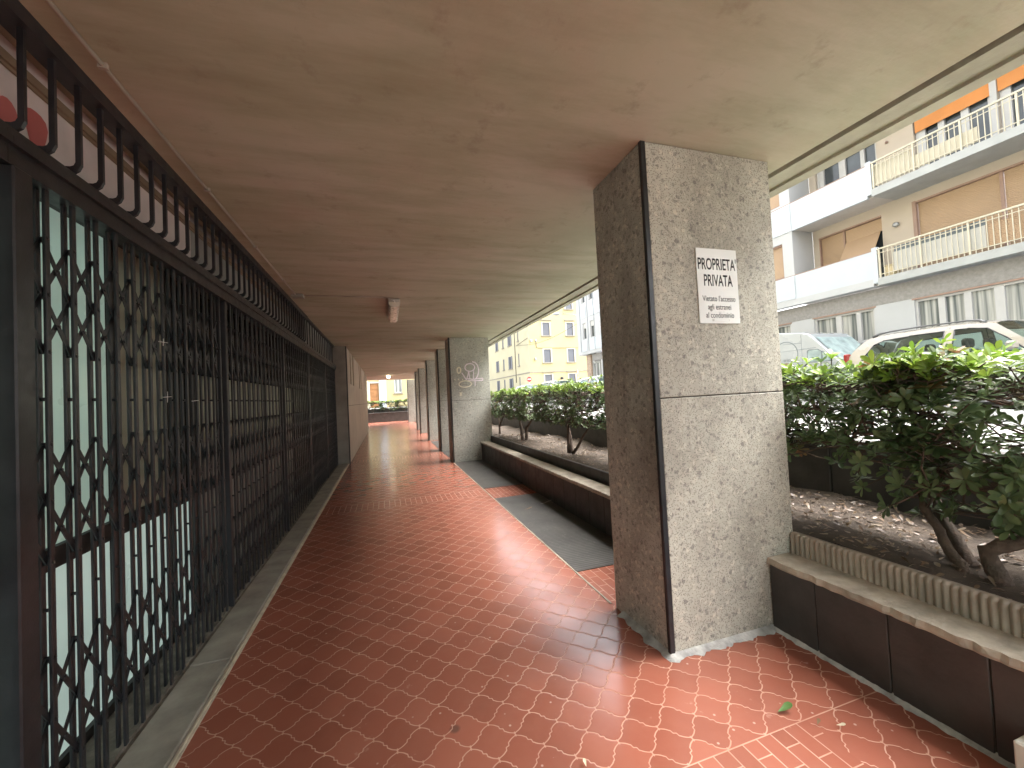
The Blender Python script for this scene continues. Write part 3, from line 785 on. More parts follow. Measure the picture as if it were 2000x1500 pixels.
shrub('evergreen shrub with two leaning bare trunks rising from the soil right of the notice pillar', (3.0, 1.9, SO), (12, .40, .62, .57, 1.05, 720, .068,
      [([(-.31, -.66, -.02), (-.27, -.58, .08), (-.22, -.46, .26), (-.10, -.38, .46), (.05, -.2, .7)], .030), ([(-.20, -.62, .0), (-.02, -.42, .22), (.12, -.25, .45), (.2, .1, .7)], .034)], .04, .06, .4, 1.4), gn)
shrub('evergreen shrub with low crooked branch beside the right face of the notice pillar', (3.0, 3.1, SO), (13, .40, .64, .54, 1.02, 800, .062,
      [([(.10, .1, 0), (.05, .05, .25), (-.1, -.25, .42), (-.2, -.5, .50)], .026), ([(.12, .14, 0), (.1, .2, .4), (0, .3, .7)], .03)], .05, .05, .35, 1.4), gn)
shrub('evergreen shrub hidden largely behind the notice pillar', (3.0, 4.4, SO), (14, .40, .68, .48, 1.05, 420, .062,
      [([(0, 0, 0), (.05, .1, .3), (-.1, .3, .6)], .034)], .07, 0, .35), gm_)
shrub('broad evergreen shrub with forked trunk and one leaning stem just past the notice pillar', (2.95, 6.05, SO), (15, .42, .98, .48, 1.08, 900, .058,
      [([(-.08, .0, 0), (-.07, .03, .25), (-.02, .2, .5), (.0, .4, .7)], .045), ([(-.06, -.05, 0), (-.02, -.3, .25), (.0, -.55, .5)], .03), ([(-.1, .03, 0), (-.12, -.02, .3), (-.1, -.1, .7)], .035)], .05, 0, .45, 1.7), gm_)
shrub('evergreen shrub with two short dark trunks, middle of the hedge past the notice pillar', (2.95, 8.25, SO), (16, .42, 1.02, .46, 1.08, 850, .058,
      [([(-.15, .0, 0), (-.15, .1, .3), (-.1, .4, .6)], .05), ([(-.12, -.12, 0), (-.12, -.2, .3), (-.05, -.5, .55)], .042)], .06, 0, .45, 1.7), gm_)
shrub('evergreen shrub with a thin forked trunk beside the graffiti pillar', (2.95, 10.2, SO), (17, .42, .95, .46, 1.06, 650, .058,
      [([(-.12, .0, 0), (-.12, .0, .25), (-.08, .3, .55)], .032), ([(-.12, .0, .2), (-.1, -.2, .4), (-.05, -.5, .6)], .024)], .06, 0, .45, 1.7), gm_)
el_ = ['left evergreen shrub of the end hedge, by the dark wall strip', 'middle evergreen shrub of the end hedge, under the yellow wall', 'right evergreen shrub of the end hedge, by the last pillar']
for i, x in enumerate((-.95, .2, 1.35)):
    shrub(el_[i], (x, 31.9, .66), (21+i, .62, .40, .22, .86, 300, .10, [([(0, 0, 0), (.05, 0, .2), (.2, 0, .45)], .03), ([(0.1, 0, 0), (-.1, 0, .2), (-.3, 0, .4)], .03)], .05, 0, .2), ge)

# leaf litter on the soil (nobody could count it)
def litter():
    rn = random.Random(5); b = MB(); b.col = []
    for i in range(2600):
        near = rn.random() < .55
        x = rn.uniform(2.46, 3.58); y = rn.uniform(.2, 3.4) if near else rn.uniform(3.4, 10)
        z = SO+.03*sin(2.1*x+1.7*y)+.02*sin(5.3*y-3*x)+.05*max(0, x-3)+rn.uniform(.006, .02)
        a = rn.uniform(0, 6.3); d = Vector((cos(a), sin(a), rn.uniform(-.3, .35))).normalized(); n = (Vector((0, 0, 1))+rnd_unit(rn)*.45); n = (n-d*n.dot(d)).normalized()
        L = rn.uniform(.015, .06); t = rn.random()
        c = (.20+.10*t, .145+.08*t, .09+.05*t) if rn.random() < .3 else (.12+.08*t, .08+.05*t, .05+.03*t)
        leaf_geo(b, Vector((x, y, z)), d, n, L, L*.22, c, rn.uniform(-.5, .6))
    return struct(b.build('leaf_litter', M['leaf']), 'stuff')
litter()
# single leaves on the tiles
def fallen(x, y, L, a, m, label):
    t = MB(); t.col = []; leaf_geo(t, Vector((0, 0, .006)), Vector((cos(a), sin(a), .06)).normalized(), Vector((0, 0, 1)), L, L*.24, (0, 0, 0), -.25); t.col = None
    o = t.build('fallen_leaf', m); o.location = (x, y, .004); return tag(o, label, 'leaf', 'leaves lying on the tiles')
fallen(1.64, 1.435, .075, -.1, M['cleaf'], 'green leaf lying on the red tiles near the brick band')
fallen(1.80, 1.295, .035, -.6, M['pleaf'], 'pale dry leaf nearest the planter bench on the red tiles')
fallen(1.73, 1.325, .03, .4, M['bleaf'], 'small brown leaf between the green leaf and the pale leaf')
fallen(.705, 1.50, .028, 1.4, M['pleaf'], 'pale scrap of leaf at the bottom middle of the red tiles')
fallen(1.66, 5.0, .11, -.5, M['bleaf'], 'brown leaf on the dark ribbed paving between the two near pillars')
fallen(1.95, 5.15, .16, -.4, plain('grey_dry_leaf', (.3, .29, .26), .8), 'large grey dry leaf beside the dark planter bench past the notice pillar')
# pale block at the bottom right
t = MB(); t.bbox(2.085, 2.195, .55, .885, .002, .185, .006); tag(t.build('stone_block', M['block']), 'pale stone block on the tiles at the lower right corner', 'block')

# ================================================================== BUILDINGS
def wall_open(b, axis, c, a0, a1, z0, z1, holes, depth, m=None, sgn=1):
    """vertical wall sheet with rectangular openings and reveals; axis 'x': plane x=c spanning y; axis 'y': plane y=c spanning x; depth goes inwards (+)"""
    P = (lambda a, z, d=0: (c+d, a, z)) if axis == 'x' else (lambda a, z, d=0: (a, c+d, z))
    A = sorted({a0, a1, *[h[0] for h in holes], *[h[1] for h in holes]}); Z = sorted({z0, z1, *[h[2] for h in holes], *[h[3] for h in holes]})
    A = [a for a in A if a0 <= a <= a1]; Z = [z for z in Z if z0 <= z <= z1]
    for i in range(len(A)-1):
        for j in range(len(Z)-1):
            ca, cz = (A[i]+A[i+1])/2, (Z[j]+Z[j+1])/2
            if any(h[0] < ca < h[1] and h[2] < cz < h[3] for h in holes): continue
            b.add([P(A[i], Z[j]), P(A[i+1], Z[j]), P(A[i+1], Z[j+1]), P(A[i], Z[j+1])], [(0, 1, 2, 3)], m)
    for (h0, h1, y0, y1) in holes:
        for q in (((h0, y0), (h1, y0)), ((h0, y1), (h1, y1)), ((h0, y0), (h0, y1)), ((h1, y0), (h1, y1))):
            b.add([P(*q[0]), P(*q[1]), P(*q[1], depth), P(*q[0], depth)], [(0, 1, 2, 3)], m)

# ---- apartment building across the street
XF, XR, XGd = 16.6, 17.8, 16.9
ab = thing('apartment_building', 'white apartment building with long balconies and tan roller shutters across the street', 'building', (XF+3, 12, ZR))
YE = 32.3; Y0 = -14
# ground floor
gw = [(9.77, 11.9), (5.1, 8.62), (12.9, 15.2), (16.4, 18.6), (20, 22), (24, 26), (-.5, 3.4), (-6, -2)]
b = MB(); wall_open(b, 'x', XGd, Y0, 29, ZR, 4.06, [(a, c, 2.83, 4.03) for a, c in gw], .14, M['bwhite2']); 
b.add([(XGd, 29, ZR), (XGd, 29, 4.7), (XGd+1, 29, 4.7), (XGd+1, 29, ZR)], [(0, 1, 2, 3)], M['bwhite2'])
b.box(XGd-.012, XGd+.2, Y0, 30.4, 4.062, 4.66, M['stucco'])
wall_open(b, 'x', XF+.5, 29, YE-.8, ZR, 4.66, [(29.2, 30.75, 2.75, 3.95)], .14, M['bwhite2'])
b.box(XF+.35, XF+.9, 30.8, 31.55, ZR, 4.66, M['brick']); b.box(XF+.9, XF+6, YE-.8, YE-.75, ZR, 4.7, M['bcream'])
b.build('ground_floor_wall', None, ab)
def glazed(parent, axis, c, a0, a1, z0, z1, bars, fm, gm2, depth, fw=.07, mid=None):
    """window: frame strip with panes (axis 'x': plane x=c); bars = mullion centres"""
    b = MB(); B = (lambda p0, p1, q0, q1, d0, d1, bb=b: bb.box(c+d0, c+d1, p0, p1, q0, q1)) if axis == 'x' else (lambda p0, p1, q0, q1, d0, d1, bb=b: bb.box(p0, p1, c+d0, c+d1, q0, q1))
    B(a0, a1, z0, z0+fw, depth-.05, depth+.02); B(a0, a1, z1-fw, z1, depth-.05, depth+.02)
    for e in (a0+fw/2, a1-fw/2): B(e-fw/2, e+fw/2, z0+fw, z1-fw, depth-.05, depth+.02)
    for e, w in bars: B(e-w/2, e+w/2, z0+fw, z1-fw, depth-.06, depth+.021)
    f = b.build('window_frame', fm, parent)
    b2 = MB(); B(a0, a1, z0, z1, depth+.022, depth+.03, b2); p = b2.build('pane', gm2, f); return f
for (a, c) in gw[:3]+gw[6:]:
    L = c-a; bars = [(11.0, .2), (10.31, .14)] if a == 9.77 else [(7.96, .16), (7.36, .16), (6.70, .2), (5.9, .16)] if a == 5.1 else [(a+L/3, .16), (a+2*L/3, .16)]
    glazed(ab, 'x', XGd, a, c, 2.83, 4.0, bars, M['whitef'], M['curtain'], .1)
    MB().box(XGd-.012, XGd+.11, a-.06, c+.06, 4.002, 4.055).build('window_head', M['brownf'], ab)
    MB().box(XGd-.05, XGd+.06, a-.05, c+.05, 2.77, 2.828).build('window_sill', M['bwhite2'], ab)
glazed(ab, 'x', XF+.5, 29.2, 30.75, 2.75, 3.95, [(29.7, .12), (30.25, .12)], M['whitef'], M['curtain'], .1)
# upper floors: parapet wall, flush front wall beyond the loggias, recessed loggia wall
PYE = 9.55
for (z0, zt) in ((4.7, 5.94), (7.84, 9.0), (10.98, 12.1)):
    b = MB(); b.box(XF, XF+.12, PYE, 12.35, z0+.26 if z0 < 5 else z0, zt, M['bwhite'])
    b.box(XF-.006, XF+.126, PYE, 13.6, zt, zt+.03, M['brownf'])
    if z0 < 5: b.box(XF-.004, XF+.3, PYE, 29.8, z0, z0+.258, M['bwhite2'])
    b.box(XF-.02, XF+.12, PYE-.16, PYE-.002, z0+.1, zt+.12, M['bwhite'])
    b.build('parapet', None, ab)
    b = MB(); b.box(XF-.06, XR+.1, Y0, PYE-.165, z0+.0, z0+.25, M['slabedge']); b.box(XF+.13, XR+.1, PYE-.16, 12.34, z0+.02, z0+.2, M['bsoffit']); b.build('balcony_slab', None, ab)
    # railing
    b = MB(); ye = PYE-.17; xr = XF-.0
    b.box(xr-.03, xr+.03, Y0, ye, zt-.0, zt+.05); b.box(xr-.012, xr+.012, Y0, ye, z0+.36, z0+.385); b.box(xr-.01, xr+.01, Y0, ye, zt-.13, zt-.11)
    y = ye-.05; k = 0
    while y > 3.5:
        w = .022 if k % 9 == 0 else .0095
        b.box(xr-w, xr+w, y-w, y+w, z0+.251, zt); y -= .125; k += 1
    b.build('railing', M['rail'], ab)
# panels behind the railings
MB().box(XF+.04, XF+.055, 6.75, 8.95, 5.07, 5.72).build('balcony_panel', M['railw'], ab)
MB().box(XF+.04, XF+.055, 3.5, 6.7, 5.07, 5.72).build('balcony_panel', M['shut'], ab)
MB().box(XF+.04, XF+.055, 6.75, 9.3, 8.18, 8.62).build('balcony_panel', M['rail'], ab)
MB().box(XF+.065, XF+.075, 8.3, 9.33, 8.2, 8.95).build('balcony_panel', M['rail'], ab)
MB().box(XF+.06, XF+.08, 6.75, 8.93, 5.722, 5.90).build('balcony_dark_strip', M['vanink'], ab)  # plain dark strip above the white balcony panel, behind the railing
t = MB(); t.bbox(XF+.10, XF+.42, 8.98, 9.26, 4.955, 5.32, .015); t.bbox(XF+.08, XF+.44, 8.96, 9.28, 5.322, 5.36, .01); tag(t.build('storage_box', plain('beige_box', (.5, .42, .26), .6)), 'beige box standing on the lower balcony beside the white corner post', 'box')
# front wall beyond the loggias
b = MB(); fh = []
for z0 in (4.7, 7.84): fh += [(12.80, 14.4, z0+1.27, z0+2.76), (16, 18, z0+1.2, z0+2.76), (20, 22, z0+1.2, z0+2.76), (24, 26, z0+1.2, z0+2.76), (29.35, 29.98, z0+1.3, z0+2.7), (30.7, 31.3, z0+1.3, z0+2.7)]
wall_open(b, 'x', XF, 12.352, YE, 4.96, 15, fh, .15, M['bwhite2'])
b.add([(XF, 12.352, 4.96), (XF, 12.352, 15), (XR, 12.352, 15), (XR, 12.352, 4.96)], [(0, 1, 2, 3)], M['bwhite2'])
b.add([(XF, YE, 4.75), (XF, YE, 15), (XF+8, YE, 15), (XF+8, YE, 4.75)], [(0, 1, 2, 3)], M['bwhite2'])
b.box(XF, XF+8, 29.802, YE, 4.70, 4.955, M['bwhite2']); b.box(XF+.2, XF+8, Y0, YE, 15, 15.2, M['bwhite2'])
b.build('front_wall', None, ab)
b = MB()
for z0 in (4.97, 7.84): 
    for ya, yb in ((12.354, 29.2), (29.3, 30.1), (30.6, 31.5)):
        b.box(XF-.03, XF-.002, ya, yb, z0, z0+(.97 if z0 < 5 else 1.15), M['bwhite'])
for yy in (29.25, 30.35, 31.7): b.box(XF-.02, XF-.003, yy-.03, yy+.03, 4.97, 14, M['vanink'])
b.build('spandrel_panel', None, ab)
for (a, c, z0, z1) in fh:
    f = glazed(ab, 'x', XF, a, c, z0, z1, [((a+c)/2, .07)] if c-a > 1 else [], M['brownf'] if a < 29 else M['whitef'], M['shut'] if a < 13 else M['wglass'], .12)
    if a > 29: MB().box(XF+.06, XF+.09, a+.02, c-.02, z1-.45, z1-.03).build('roller_blind', M['railw'], ab)
# recessed wall with openings
rh = [(9.85, 12.08, 4.95, 7.47), (3.2, 8.85, 4.95, 7.5), (9.85, 12.08, 8.1, 10.42), (6.9, 8.75, 8.1, 10.6), (3.2, 6.75, 8.1, 10.6)]
b = MB(); wall_open(b, 'x', XR, Y0, 12.35, 4.7, 15, rh, .2, M['bcream'])
b.build('loggia_wall', None, ab)
# lower floor shutters
MB().box(XR+.10, XR+.12, 11.2, 12.06, 4.97, 7.45).build('roller_shutter', M['shut'], ab)
b = MB(); b.box(XR+.05, XR+.10, 11.14, 11.2, 5, 7.45); b.box(XR-.01, XR+.19, 12.06, 12.1, 4.96, 7.5); b.box(XR-.01, XR+.19, 9.85, 12.1, 7.44, 7.5); b.box(XR-.02, XR+.19, 8.83, 8.93, 4.96, 7.55); b.box(XR+.05, XR+.16, 6.79, 6.87, 4.96, 7.5); b.box(XR-.01, XR+.19, 3.2, 8.85, 7.47, 7.53); b.build('shutter_frame', M['brownf'], ab)
MB().box(XR+.10, XR+.12, 9.9, 11.13, 6.95, 7.43).build('roller_shutter', M['shut'], ab)
b = MB(); v = [(XR+.08, 9.95, 6.95), (XR+.08, 11.12, 6.95), (XR-.50, 11.12, 5.95), (XR-.50, 9.95, 5.95), (XR+.10, 9.95, 6.95), (XR+.10, 11.12, 6.95), (XR-.48, 11.12, 5.94), (XR-.48, 9.95, 5.94)]
b.add(v, [(0, 1, 2, 3), (7, 6, 5, 4), (0, 3, 7, 4), (1, 5, 6, 2), (3, 2, 6, 7), (0, 4, 5, 1)]); b.build('tilted_shutter', M['shut'], ab)['label'] = 'tan shutter pushed outwards at its foot'
MB().box(XR+.16, XR+.18, 9.85, 12.08, 4.96, 7.46).build('pane', M['wglass'], ab)
MB().box(XR+.10, XR+.12, 6.88, 8.82, 4.97, 7.47).build('roller_shutter', M['shut'], ab)
MB().box(XR+.10, XR+.12, 3.2, 6.78, 4.97, 7.47).build('roller_shutter', M['shut'], ab)
# upper floor windows and orange awning
glazed(ab, 'x', XR, 9.87, 12.06, 8.1, 10.4, [(11.08, .24), (10.36, .14), (11.88, .18)], M['whitef'], M['wglass'], .15)
glazed(ab, 'x', XR, 6.92, 8.73, 8.1, 10.58, [(8.58, .2), (8.07, .16), (7.5, .18)], M['whitef'], M['wglass'], .15)
glazed(ab, 'x', XR, 3.22, 6.73, 8.1, 10.58, [(6.6, .18), (5.6, .12), (4.5, .12)], M['whitef'], M['wglass'], .15)
MB().box(XR-.02, XR+.19, 6.752, 6.898, 8.1, 10.62).build('white_post', M['whitef'], ab)
for (a, c) in ((6.9, 8.72), (3.2, 6.75)):
    o = MB().box(XR+.02, XR+.035, a+.01, c-.01, 9.86, 10.72).build('awning', M['awning'], ab)
b = MB(); b.lathe([(.05, 0), (.09, -.03), (.09, -.09), (.05, -.12)], (XR, 9.4, 6.95), 'x', 14); b.build('wall_lamp', M['pole'], ab)
b = MB(); b.lathe([(.03, 0), (.05, -.05), (.02, -.09)], (XR, 9.5, 10.03), 'x', 12); b.build('wall_fitting', M['brownf'], ab)

# ---- yellow corner building down the street
yb = thing('corner_building', 'pale yellow corner building with grey louvred shutters at the street end', 'building', (21, 52, ZR))
YY, XY = 47, 17.3
fw = []
for (a, c) in ((19.27, 20.23), (22.6, 23.52)): fw += [(a, c, 2.2, 3.9), (a, c, 5.45, 7.1), (a, c, 8.87, 10.5), (a, c, 12.3, 13.9)]
b = MB(); wall_open(b, 'y', YY, XY, 33, ZR, 17, fw, .18, M['yellow'])
lw = []
for (a, c, tp_, bt) in ((50.85, 51.35, 7.05, 5.4), (54, 55.7, 7.05, 5.3), (57.9, 58.7, 7.0, 5.37), (61, 62.5, 7.03, 5.35)): lw += [(a, c, bt, tp_), (a, c, bt+3.35, tp_+2.98), (a, c, 2.2, 3.9)]
wall_open(b, 'x', XY, YY, 85, ZR, 17, lw, .18, M['yellow2']); b.add([(XY, YY, 17), (33, YY, 17), (33, 85, 17), (XY, 85, 17)], [(0, 1, 2, 3)], M['yellow2'])
b.build('wall', None, yb)
for (a, c, z0, z1) in fw:
    s = MB().box(a+.02, c-.02, YY+.04, YY+.09, z0+.02, z1-.02).build('shutter', M['shut2'], yb)
    t = MB()
    t.box(a-.16, a, YY-.03, YY+.05, z0, z1+.12); t.box(c, c+.16, YY-.03, YY+.05, z0, z1+.12); t.box(a, c, YY-.03, YY+.05, z1, z1+.12); t.build('window_surround', M['trim'], yb)
    MB().box(a-.25, c+.25, YY-.12, YY+.02, z0-.12, z0-.002).build('window_sill', M['course'], yb)
    if z0 > 8 or z0 < 3: MB().box(a-.3, c+.3, YY-.14, YY+.02, z1+.28, z1+.40).build('window_cornice', M['course'], yb)
for (a, c, z0, z1) in lw:
    MB().box(XY+.04, XY+.09, a+.02, c-.02, z0+.02, z1-.02).build('shutter', M['shut2'], yb)
    MB().box(XY-.1, XY+.02, a-.15, c+.15, z0-.12, z0-.002).build('window_sill', M['course'], yb)
    if c-a > 1.3:
        for q in (a-.05, c-.55): MB().box(XY-.05, XY-.01, q, q+.6, z0, z1).build('shutter', M['shut2'], yb)
b = MB(); b.box(XY-.05, 33, YY-.05, YY-.004, 4.2, 4.32); b.box(XY-.05, XY-.004, YY, 85, 4.2, 4.32); b.build('string_course', M['course'], yb)
b = MB(); b.tube([(18.3, YY-.03, 8.2), (18.3, YY-.03, 7.35), (18.5, YY-.03, 7.28), (26, YY-.03, 7.25)], .03, 6); b.tube([(XY-.03, 52.5, 14), (XY-.03, 52.5, 3.2)], .05, 6); b.tube([(XY-.03, 47.2, 8.6), (XY-.03, 52, 8.2)], .025, 6); b.build('facade_cable', M['wire'], yb)
for q in ((18.0, 18.2, 5.75, 6.1), (18.15, 18.35, 8.1, 8.35), (17.5, 17.75, 8.05, 8.35)): MB().bbox(q[0], q[1], YY-.15, YY-.01, q[2], q[3], .02).build('wall_box', M['pole'], yb)
b = MB(); b.lathe([(.06, -.35), (.18, -.3), (.22, -.1), (.05, 0)], (21.5, YY-.25, 3.55), n=12); b.build('wall_lantern', M['wire'], yb)

# ---- yellow building beyond the end hedge
eb = thing('end_building', 'yellow building with an orange wooden door beyond the end hedge', 'building', (0, 50, ZR))
b = MB(); wall_open(b, 'y', 47.4, -14, 9, ZR, 12, [(-1.62, -.68, ZR+.1, 3.62), (1.0, 1.86, 2.42, 4.2)], .2, M['yellow'])
b.box(-.62, .12, 47.25, 47.398, ZR, 12, M['bwhite']); b.box(-14, -1.75, 47.3, 47.398, ZR, 12, M['yellow2']); b.build('wall', None, eb)
b = MB(); b.box(-1.6, -.7, 47.5, 47.56, ZR+.1, 3.6)
for z in (1.3, 2.1, 2.9): b.bbox(-1.5, -.8, 47.47, 47.5, z, z+.65, .02)
b.build('door', M['door'], eb)
b = MB(); b.box(-1.75, -1.62, 47.35, 47.45, ZR, 3.75); b.box(-1.62, -.62, 47.35, 47.45, 3.62, 3.75); b.build('door_surround', M['trim'], eb)
glazed(eb, 'y', 47.4, 1.02, 1.84, 2.45, 4.18, [(1.43, .08)], M['whitef'], M['curtain'], .12)
MB().box(.9, 1.96, 47.28, 47.399, 2.32, 2.42).build('window_sill', M['course'], eb)

# ================================================================== VEHICLES
def wheel(parent, x, y, z, r, sx):
    w = MB(); w.lathe([(r*.62, -.10), (r*.93, -.10), (r, -.07), (r, .07), (r*.93, .10), (r*.62, .10)], (x, y, z), 'x', 28); t = w.build('tyre', M['tyre'])
    q = MB(); q.lathe([(.05, -.085), (r*.61, -.09), (r*.61, .09), (.05, .085)], (x, y, z), 'x', 20); m = q.build('rim', M['rim'])
    e = bpy.data.objects.new('wheel', None); e.location = (0, 0, 0); COL.objects.link(e); e.parent = parent; e.matrix_parent_inverse = parent.matrix_basis.inverted()
    t.parent = e; m.parent = e
def make_car(name, label, x0, yr, z0, paint, L=4.25, Wd=1.76, hr=1.62, rails=True, group=None, seats=True):
    """front faces -Y; x0 near side, yr rear end"""
    xc = x0+Wd/2; yf = yr-L
    c = thing(name, label, 'car', (xc, (yr+yf)/2, z0), group)
    hw = Wd/2; bl = .95
    # lower body: loft of rounded sections along the length (s from front 0 to rear L)
    st = [(0, .32, .60, .72), (.06, .24, .70, .84), (.25, .2, .78, .95), (.7, .2, .90, .985), (1.15, .2, .99, 1), (1.9, .2, bl+.02, 1), (3.2, .2, bl+.05, 1), (L-.45, .2, bl+.08, .985), (L-.1, .24, bl+.06, .94), (L, .32, .9, .88)]
    v = []; f = []; n = 10
    for (s, zb, zt, k) in st:
        w = hw*k; zm = (zb+zt)/2
        for (px, pz) in ((-.9*w, zb), (-w, zb+.14), (-w, zt-.2), (-.965*w, zt-.04), (-.86*w, zt), (.86*w, zt), (.965*w, zt-.04), (w, zt-.2), (w, zb+.14), (.9*w, zb)):
            v.append((xc+px, yf+s, z0+pz))
    for i in range(len(st)-1):
        for k in range(n): f.append((i*n+k, (i+1)*n+k, (i+1)*n+(k+1) % n, i*n+(k+1) % n))
    f += [tuple(range(n)), tuple(range((len(st)-1)*n+n-1, (len(st)-1)*n-1, -1))]
    b = MB(); b.add(v, f, None, True); b.build('body', paint, c)
    # cabin
    ab_, at_, rt, rb = 1.12, 1.85, L-.42, L-.06       # A base, A top, roof back, rear base along s
    zr = hr-.07; tum = .26/(zr-bl)
    def sp(sd): return lambda s, z: (xc+sd*(hw*.965-tum*max(0, z-bl)*(.55+.45*(z-bl)/(zr-bl))), yf+s, z0+z)
    out = [(ab_, bl-.02), (1.5, bl+.30), (at_, zr-.05), (at_+.35, zr-.005), (2.8, zr), (rt-.25, zr-.02), (rt, zr-.07), (L-.2, bl+.36), (rb, bl+.12), (rb, bl-.02)]
    w1 = [(1.42, bl+.06), (1.66, bl+.30), (at_+.10, zr-.13), (2.22, zr-.09), (2.42, zr-.09), (2.42, bl+.07)]
    w2 = [(2.58, bl+.07), (2.58, zr-.09), (3.15, zr-.10), (rt-.35, zr-.14), (rt-.18, zr-.22), (rt+.02, bl+.12), (rt-.1, bl+.09)]
    for sd in (-1, 1):
        b = MB(); b.poly(out, [w1, w2], sp(sd)); b.build('cabin_side', paint, c)
        b = MB(); b.poly(w1, [], sp(sd*.994)); b.build('side_window', M['cglass'], c)
        b = MB(); b.poly(w2, [], sp(sd*.994)); b.build('side_window', M['cglass'], c)
        # B pillar seam and dark window surround
        b = MB()
        for loop in (w1, w2):
            q = [sp(sd*1.003)(*p) for p in loop]
            for i in range(len(q)): b.tube([q[i], q[(i+1) % len(q)]], .012, 5)
        b.tube([sp(sd*1.004)(2.50, bl-.1), sp(sd*1.004)(2.50, zr-.03)], .006, 5); b.build('window_seal', M['cartrim'], c)
        # mirror
        m = sp(sd)(1.55, bl+.1); b = MB(); b.bbox(min(m[0]+sd*.02, m[0]+sd*.2), max(m[0]+sd*.02, m[0]+sd*.2), m[1]-.06, m[1]+.06, m[2]-.02, m[2]+.13, .03); b.build('mirror', paint, c)
    # roof with camber
    top = [(at_, zr-.05), (at_+.35, zr-.005), (2.8, zr), (rt-.25, zr-.02), (rt, zr-.07), (rt+.1, zr-.13)]
    v = []; f = []; nn = 9
    for (s, z) in top:
        a = sp(-1)(s, z); e = sp(1)(s, z)
        for k in range(nn):
            u = k/(nn-1); v.append((a[0]+(e[0]-a[0])*u, a[1]-.04*sin(pi*u)*(1 if s < 2 else -.3), a[2]+.07*(1-(2*u-1)**4)*(1 if s > at_ else .6)))
    for i in range(len(top)-1):
        for k in range(nn-1): f.append((i*nn+k, i*nn+k+1, (i+1)*nn+k+1, (i+1)*nn+k))
    b = MB(); b.add(v, f, None, True); b.build('roof', paint, c)
    def pane(rows, nm):
        v = []; f = []
        for (s, z) in rows:
            a = sp(-.985)(s, z); e = sp(.985)(s, z)
            for k in range(7):
                u = k/6; v.append((a[0]+(e[0]-a[0])*u, a[1]+(-.07 if nm == 'windscreen' else .05)*sin(pi*u), a[2]+.03*sin(pi*u)))
        for i in range(len(rows)-1):
            for k in range(6): f.append((i*7+k, i*7+k+1, (i+1)*7+k+1, (i+1)*7+k))
        b = MB(); b.add(v, f, None, True); b.build(nm, M['cglass'], c)
    pane([(ab_, bl), (1.5, bl+.30), (at_, zr-.05)], 'windscreen'); pane([(rt+.1, zr-.13), (L-.2, bl+.36), (rb, bl+.12)], 'rear_window')
    for sd in (-1, 1):
        if rails:
            b = MB(); P = [sp(sd*.9)(s, z) for s, z in ((2.02, zr+.0), (2.12, zr+.05), (2.3, zr+.075), (3.0, zr+.085), (rt-.4, zr+.07), (rt-.2, zr+.045), (rt-.08, zr-.02))]
            b.tube(P, [.03, .026, .02, .02, .02, .026, .034], 8); b.build('roof_rail', M['railbar'], c)
        q = sp(sd)(L-.09, bl); b = MB(); b.bbox(min(q[0], q[0]-sd*.14), max(q[0], q[0]-sd*.14)+.005, q[1]-.03, q[1]+.075, z0+(.78 if seats else .6), z0+(1.24 if seats else .85), .02); b.build('tail_lamp', M['tail'], c)
        b = MB(); b.bbox(xc+sd*hw*.55-.16, xc+sd*hw*.55+.16, yf+.03, yf+.2, z0+.56, z0+.7, .03); b.build('headlight', M['headl'], c)
        for s in (.78, L-.78): wheel(c, xc+sd*(hw-.105), yf+s, z0+.31, .31, sd)
    if seats:
        for s in (2.35, 3.3):
            for sx in (-.36, .36):
                b = MB(); b.bbox(xc+sx-.23, xc+sx+.23, yf+s-.1, yf+s+.08, z0+.6, z0+1.12, .05); b.bbox(xc+sx-.13, xc+sx+.13, yf+s-.04, yf+s+.07, z0+1.15, z0+1.34, .035); b.build('seat', M['seat'], c)
    return c
make_car('estate_car', 'champagne coloured estate car with dark roof rails behind the near hedge', 10.75, 6.98, ZR+.004, M['carb'], 4.4, 1.76, 1.68)
make_car('parked_car', 'pale blue car seen over the far hedge, nearest the graffiti pillar', 10.6, 33.2, ZR+.004, M['carblue'], 4.2, 1.75, 1.48, False, 'parked cars beyond the far hedge', False)
make_car('parked_car', 'white car roof in the middle over the hedge past the notice pillar', 10.6, 27.6, ZR+.004, M['carw'], 4.4, 1.78, 1.55, False, 'parked cars beyond the far hedge', False)
make_car('parked_car', 'white car with a dark side window, closest to the notice pillar over the hedge', 10.8, 21.9, ZR+.004, M['carw'], 4.2, 1.75, 1.52, False, 'parked cars beyond the far hedge', False)

# van
XV, YV = 14.2, 9.3
vn = thing('van', 'white high roof van with a grey ring and lettering on its side', 'van', (XV+1, YV+1.6, ZR))
pf = [(-1.0, .35), (-1.02, .75), (-.92, 1.0), (-.35, 1.17), (0, 1.26), (.82, 2.18), (.95, 2.29), (1.15, 2.36), (2.2, 2.51), (4.35, 2.55), (4.5, 2.46), (4.55, .9), (4.55, .3)]
b = MB(); v = []; ins = ((0, .05), (.05, 0), (1.95, 0), (2.0, .05)); npf = len(pf); cy_, cz_ = 1.8, 1.2
for (dx, k) in ins:
    for (y, z) in pf: v.append((XV+dx, YV+y+(cy_-y)*k*.35, ZR+z+(cz_-z)*k*.6))
f = []
for i in range(3):
    for k in range(npf): f.append((i*npf+k, i*npf+(k+1) % npf, (i+1)*npf+(k+1) % npf, (i+1)*npf+k))
f += [tuple(range(npf)), tuple(range(3*npf+npf-1, 3*npf-1, -1))]
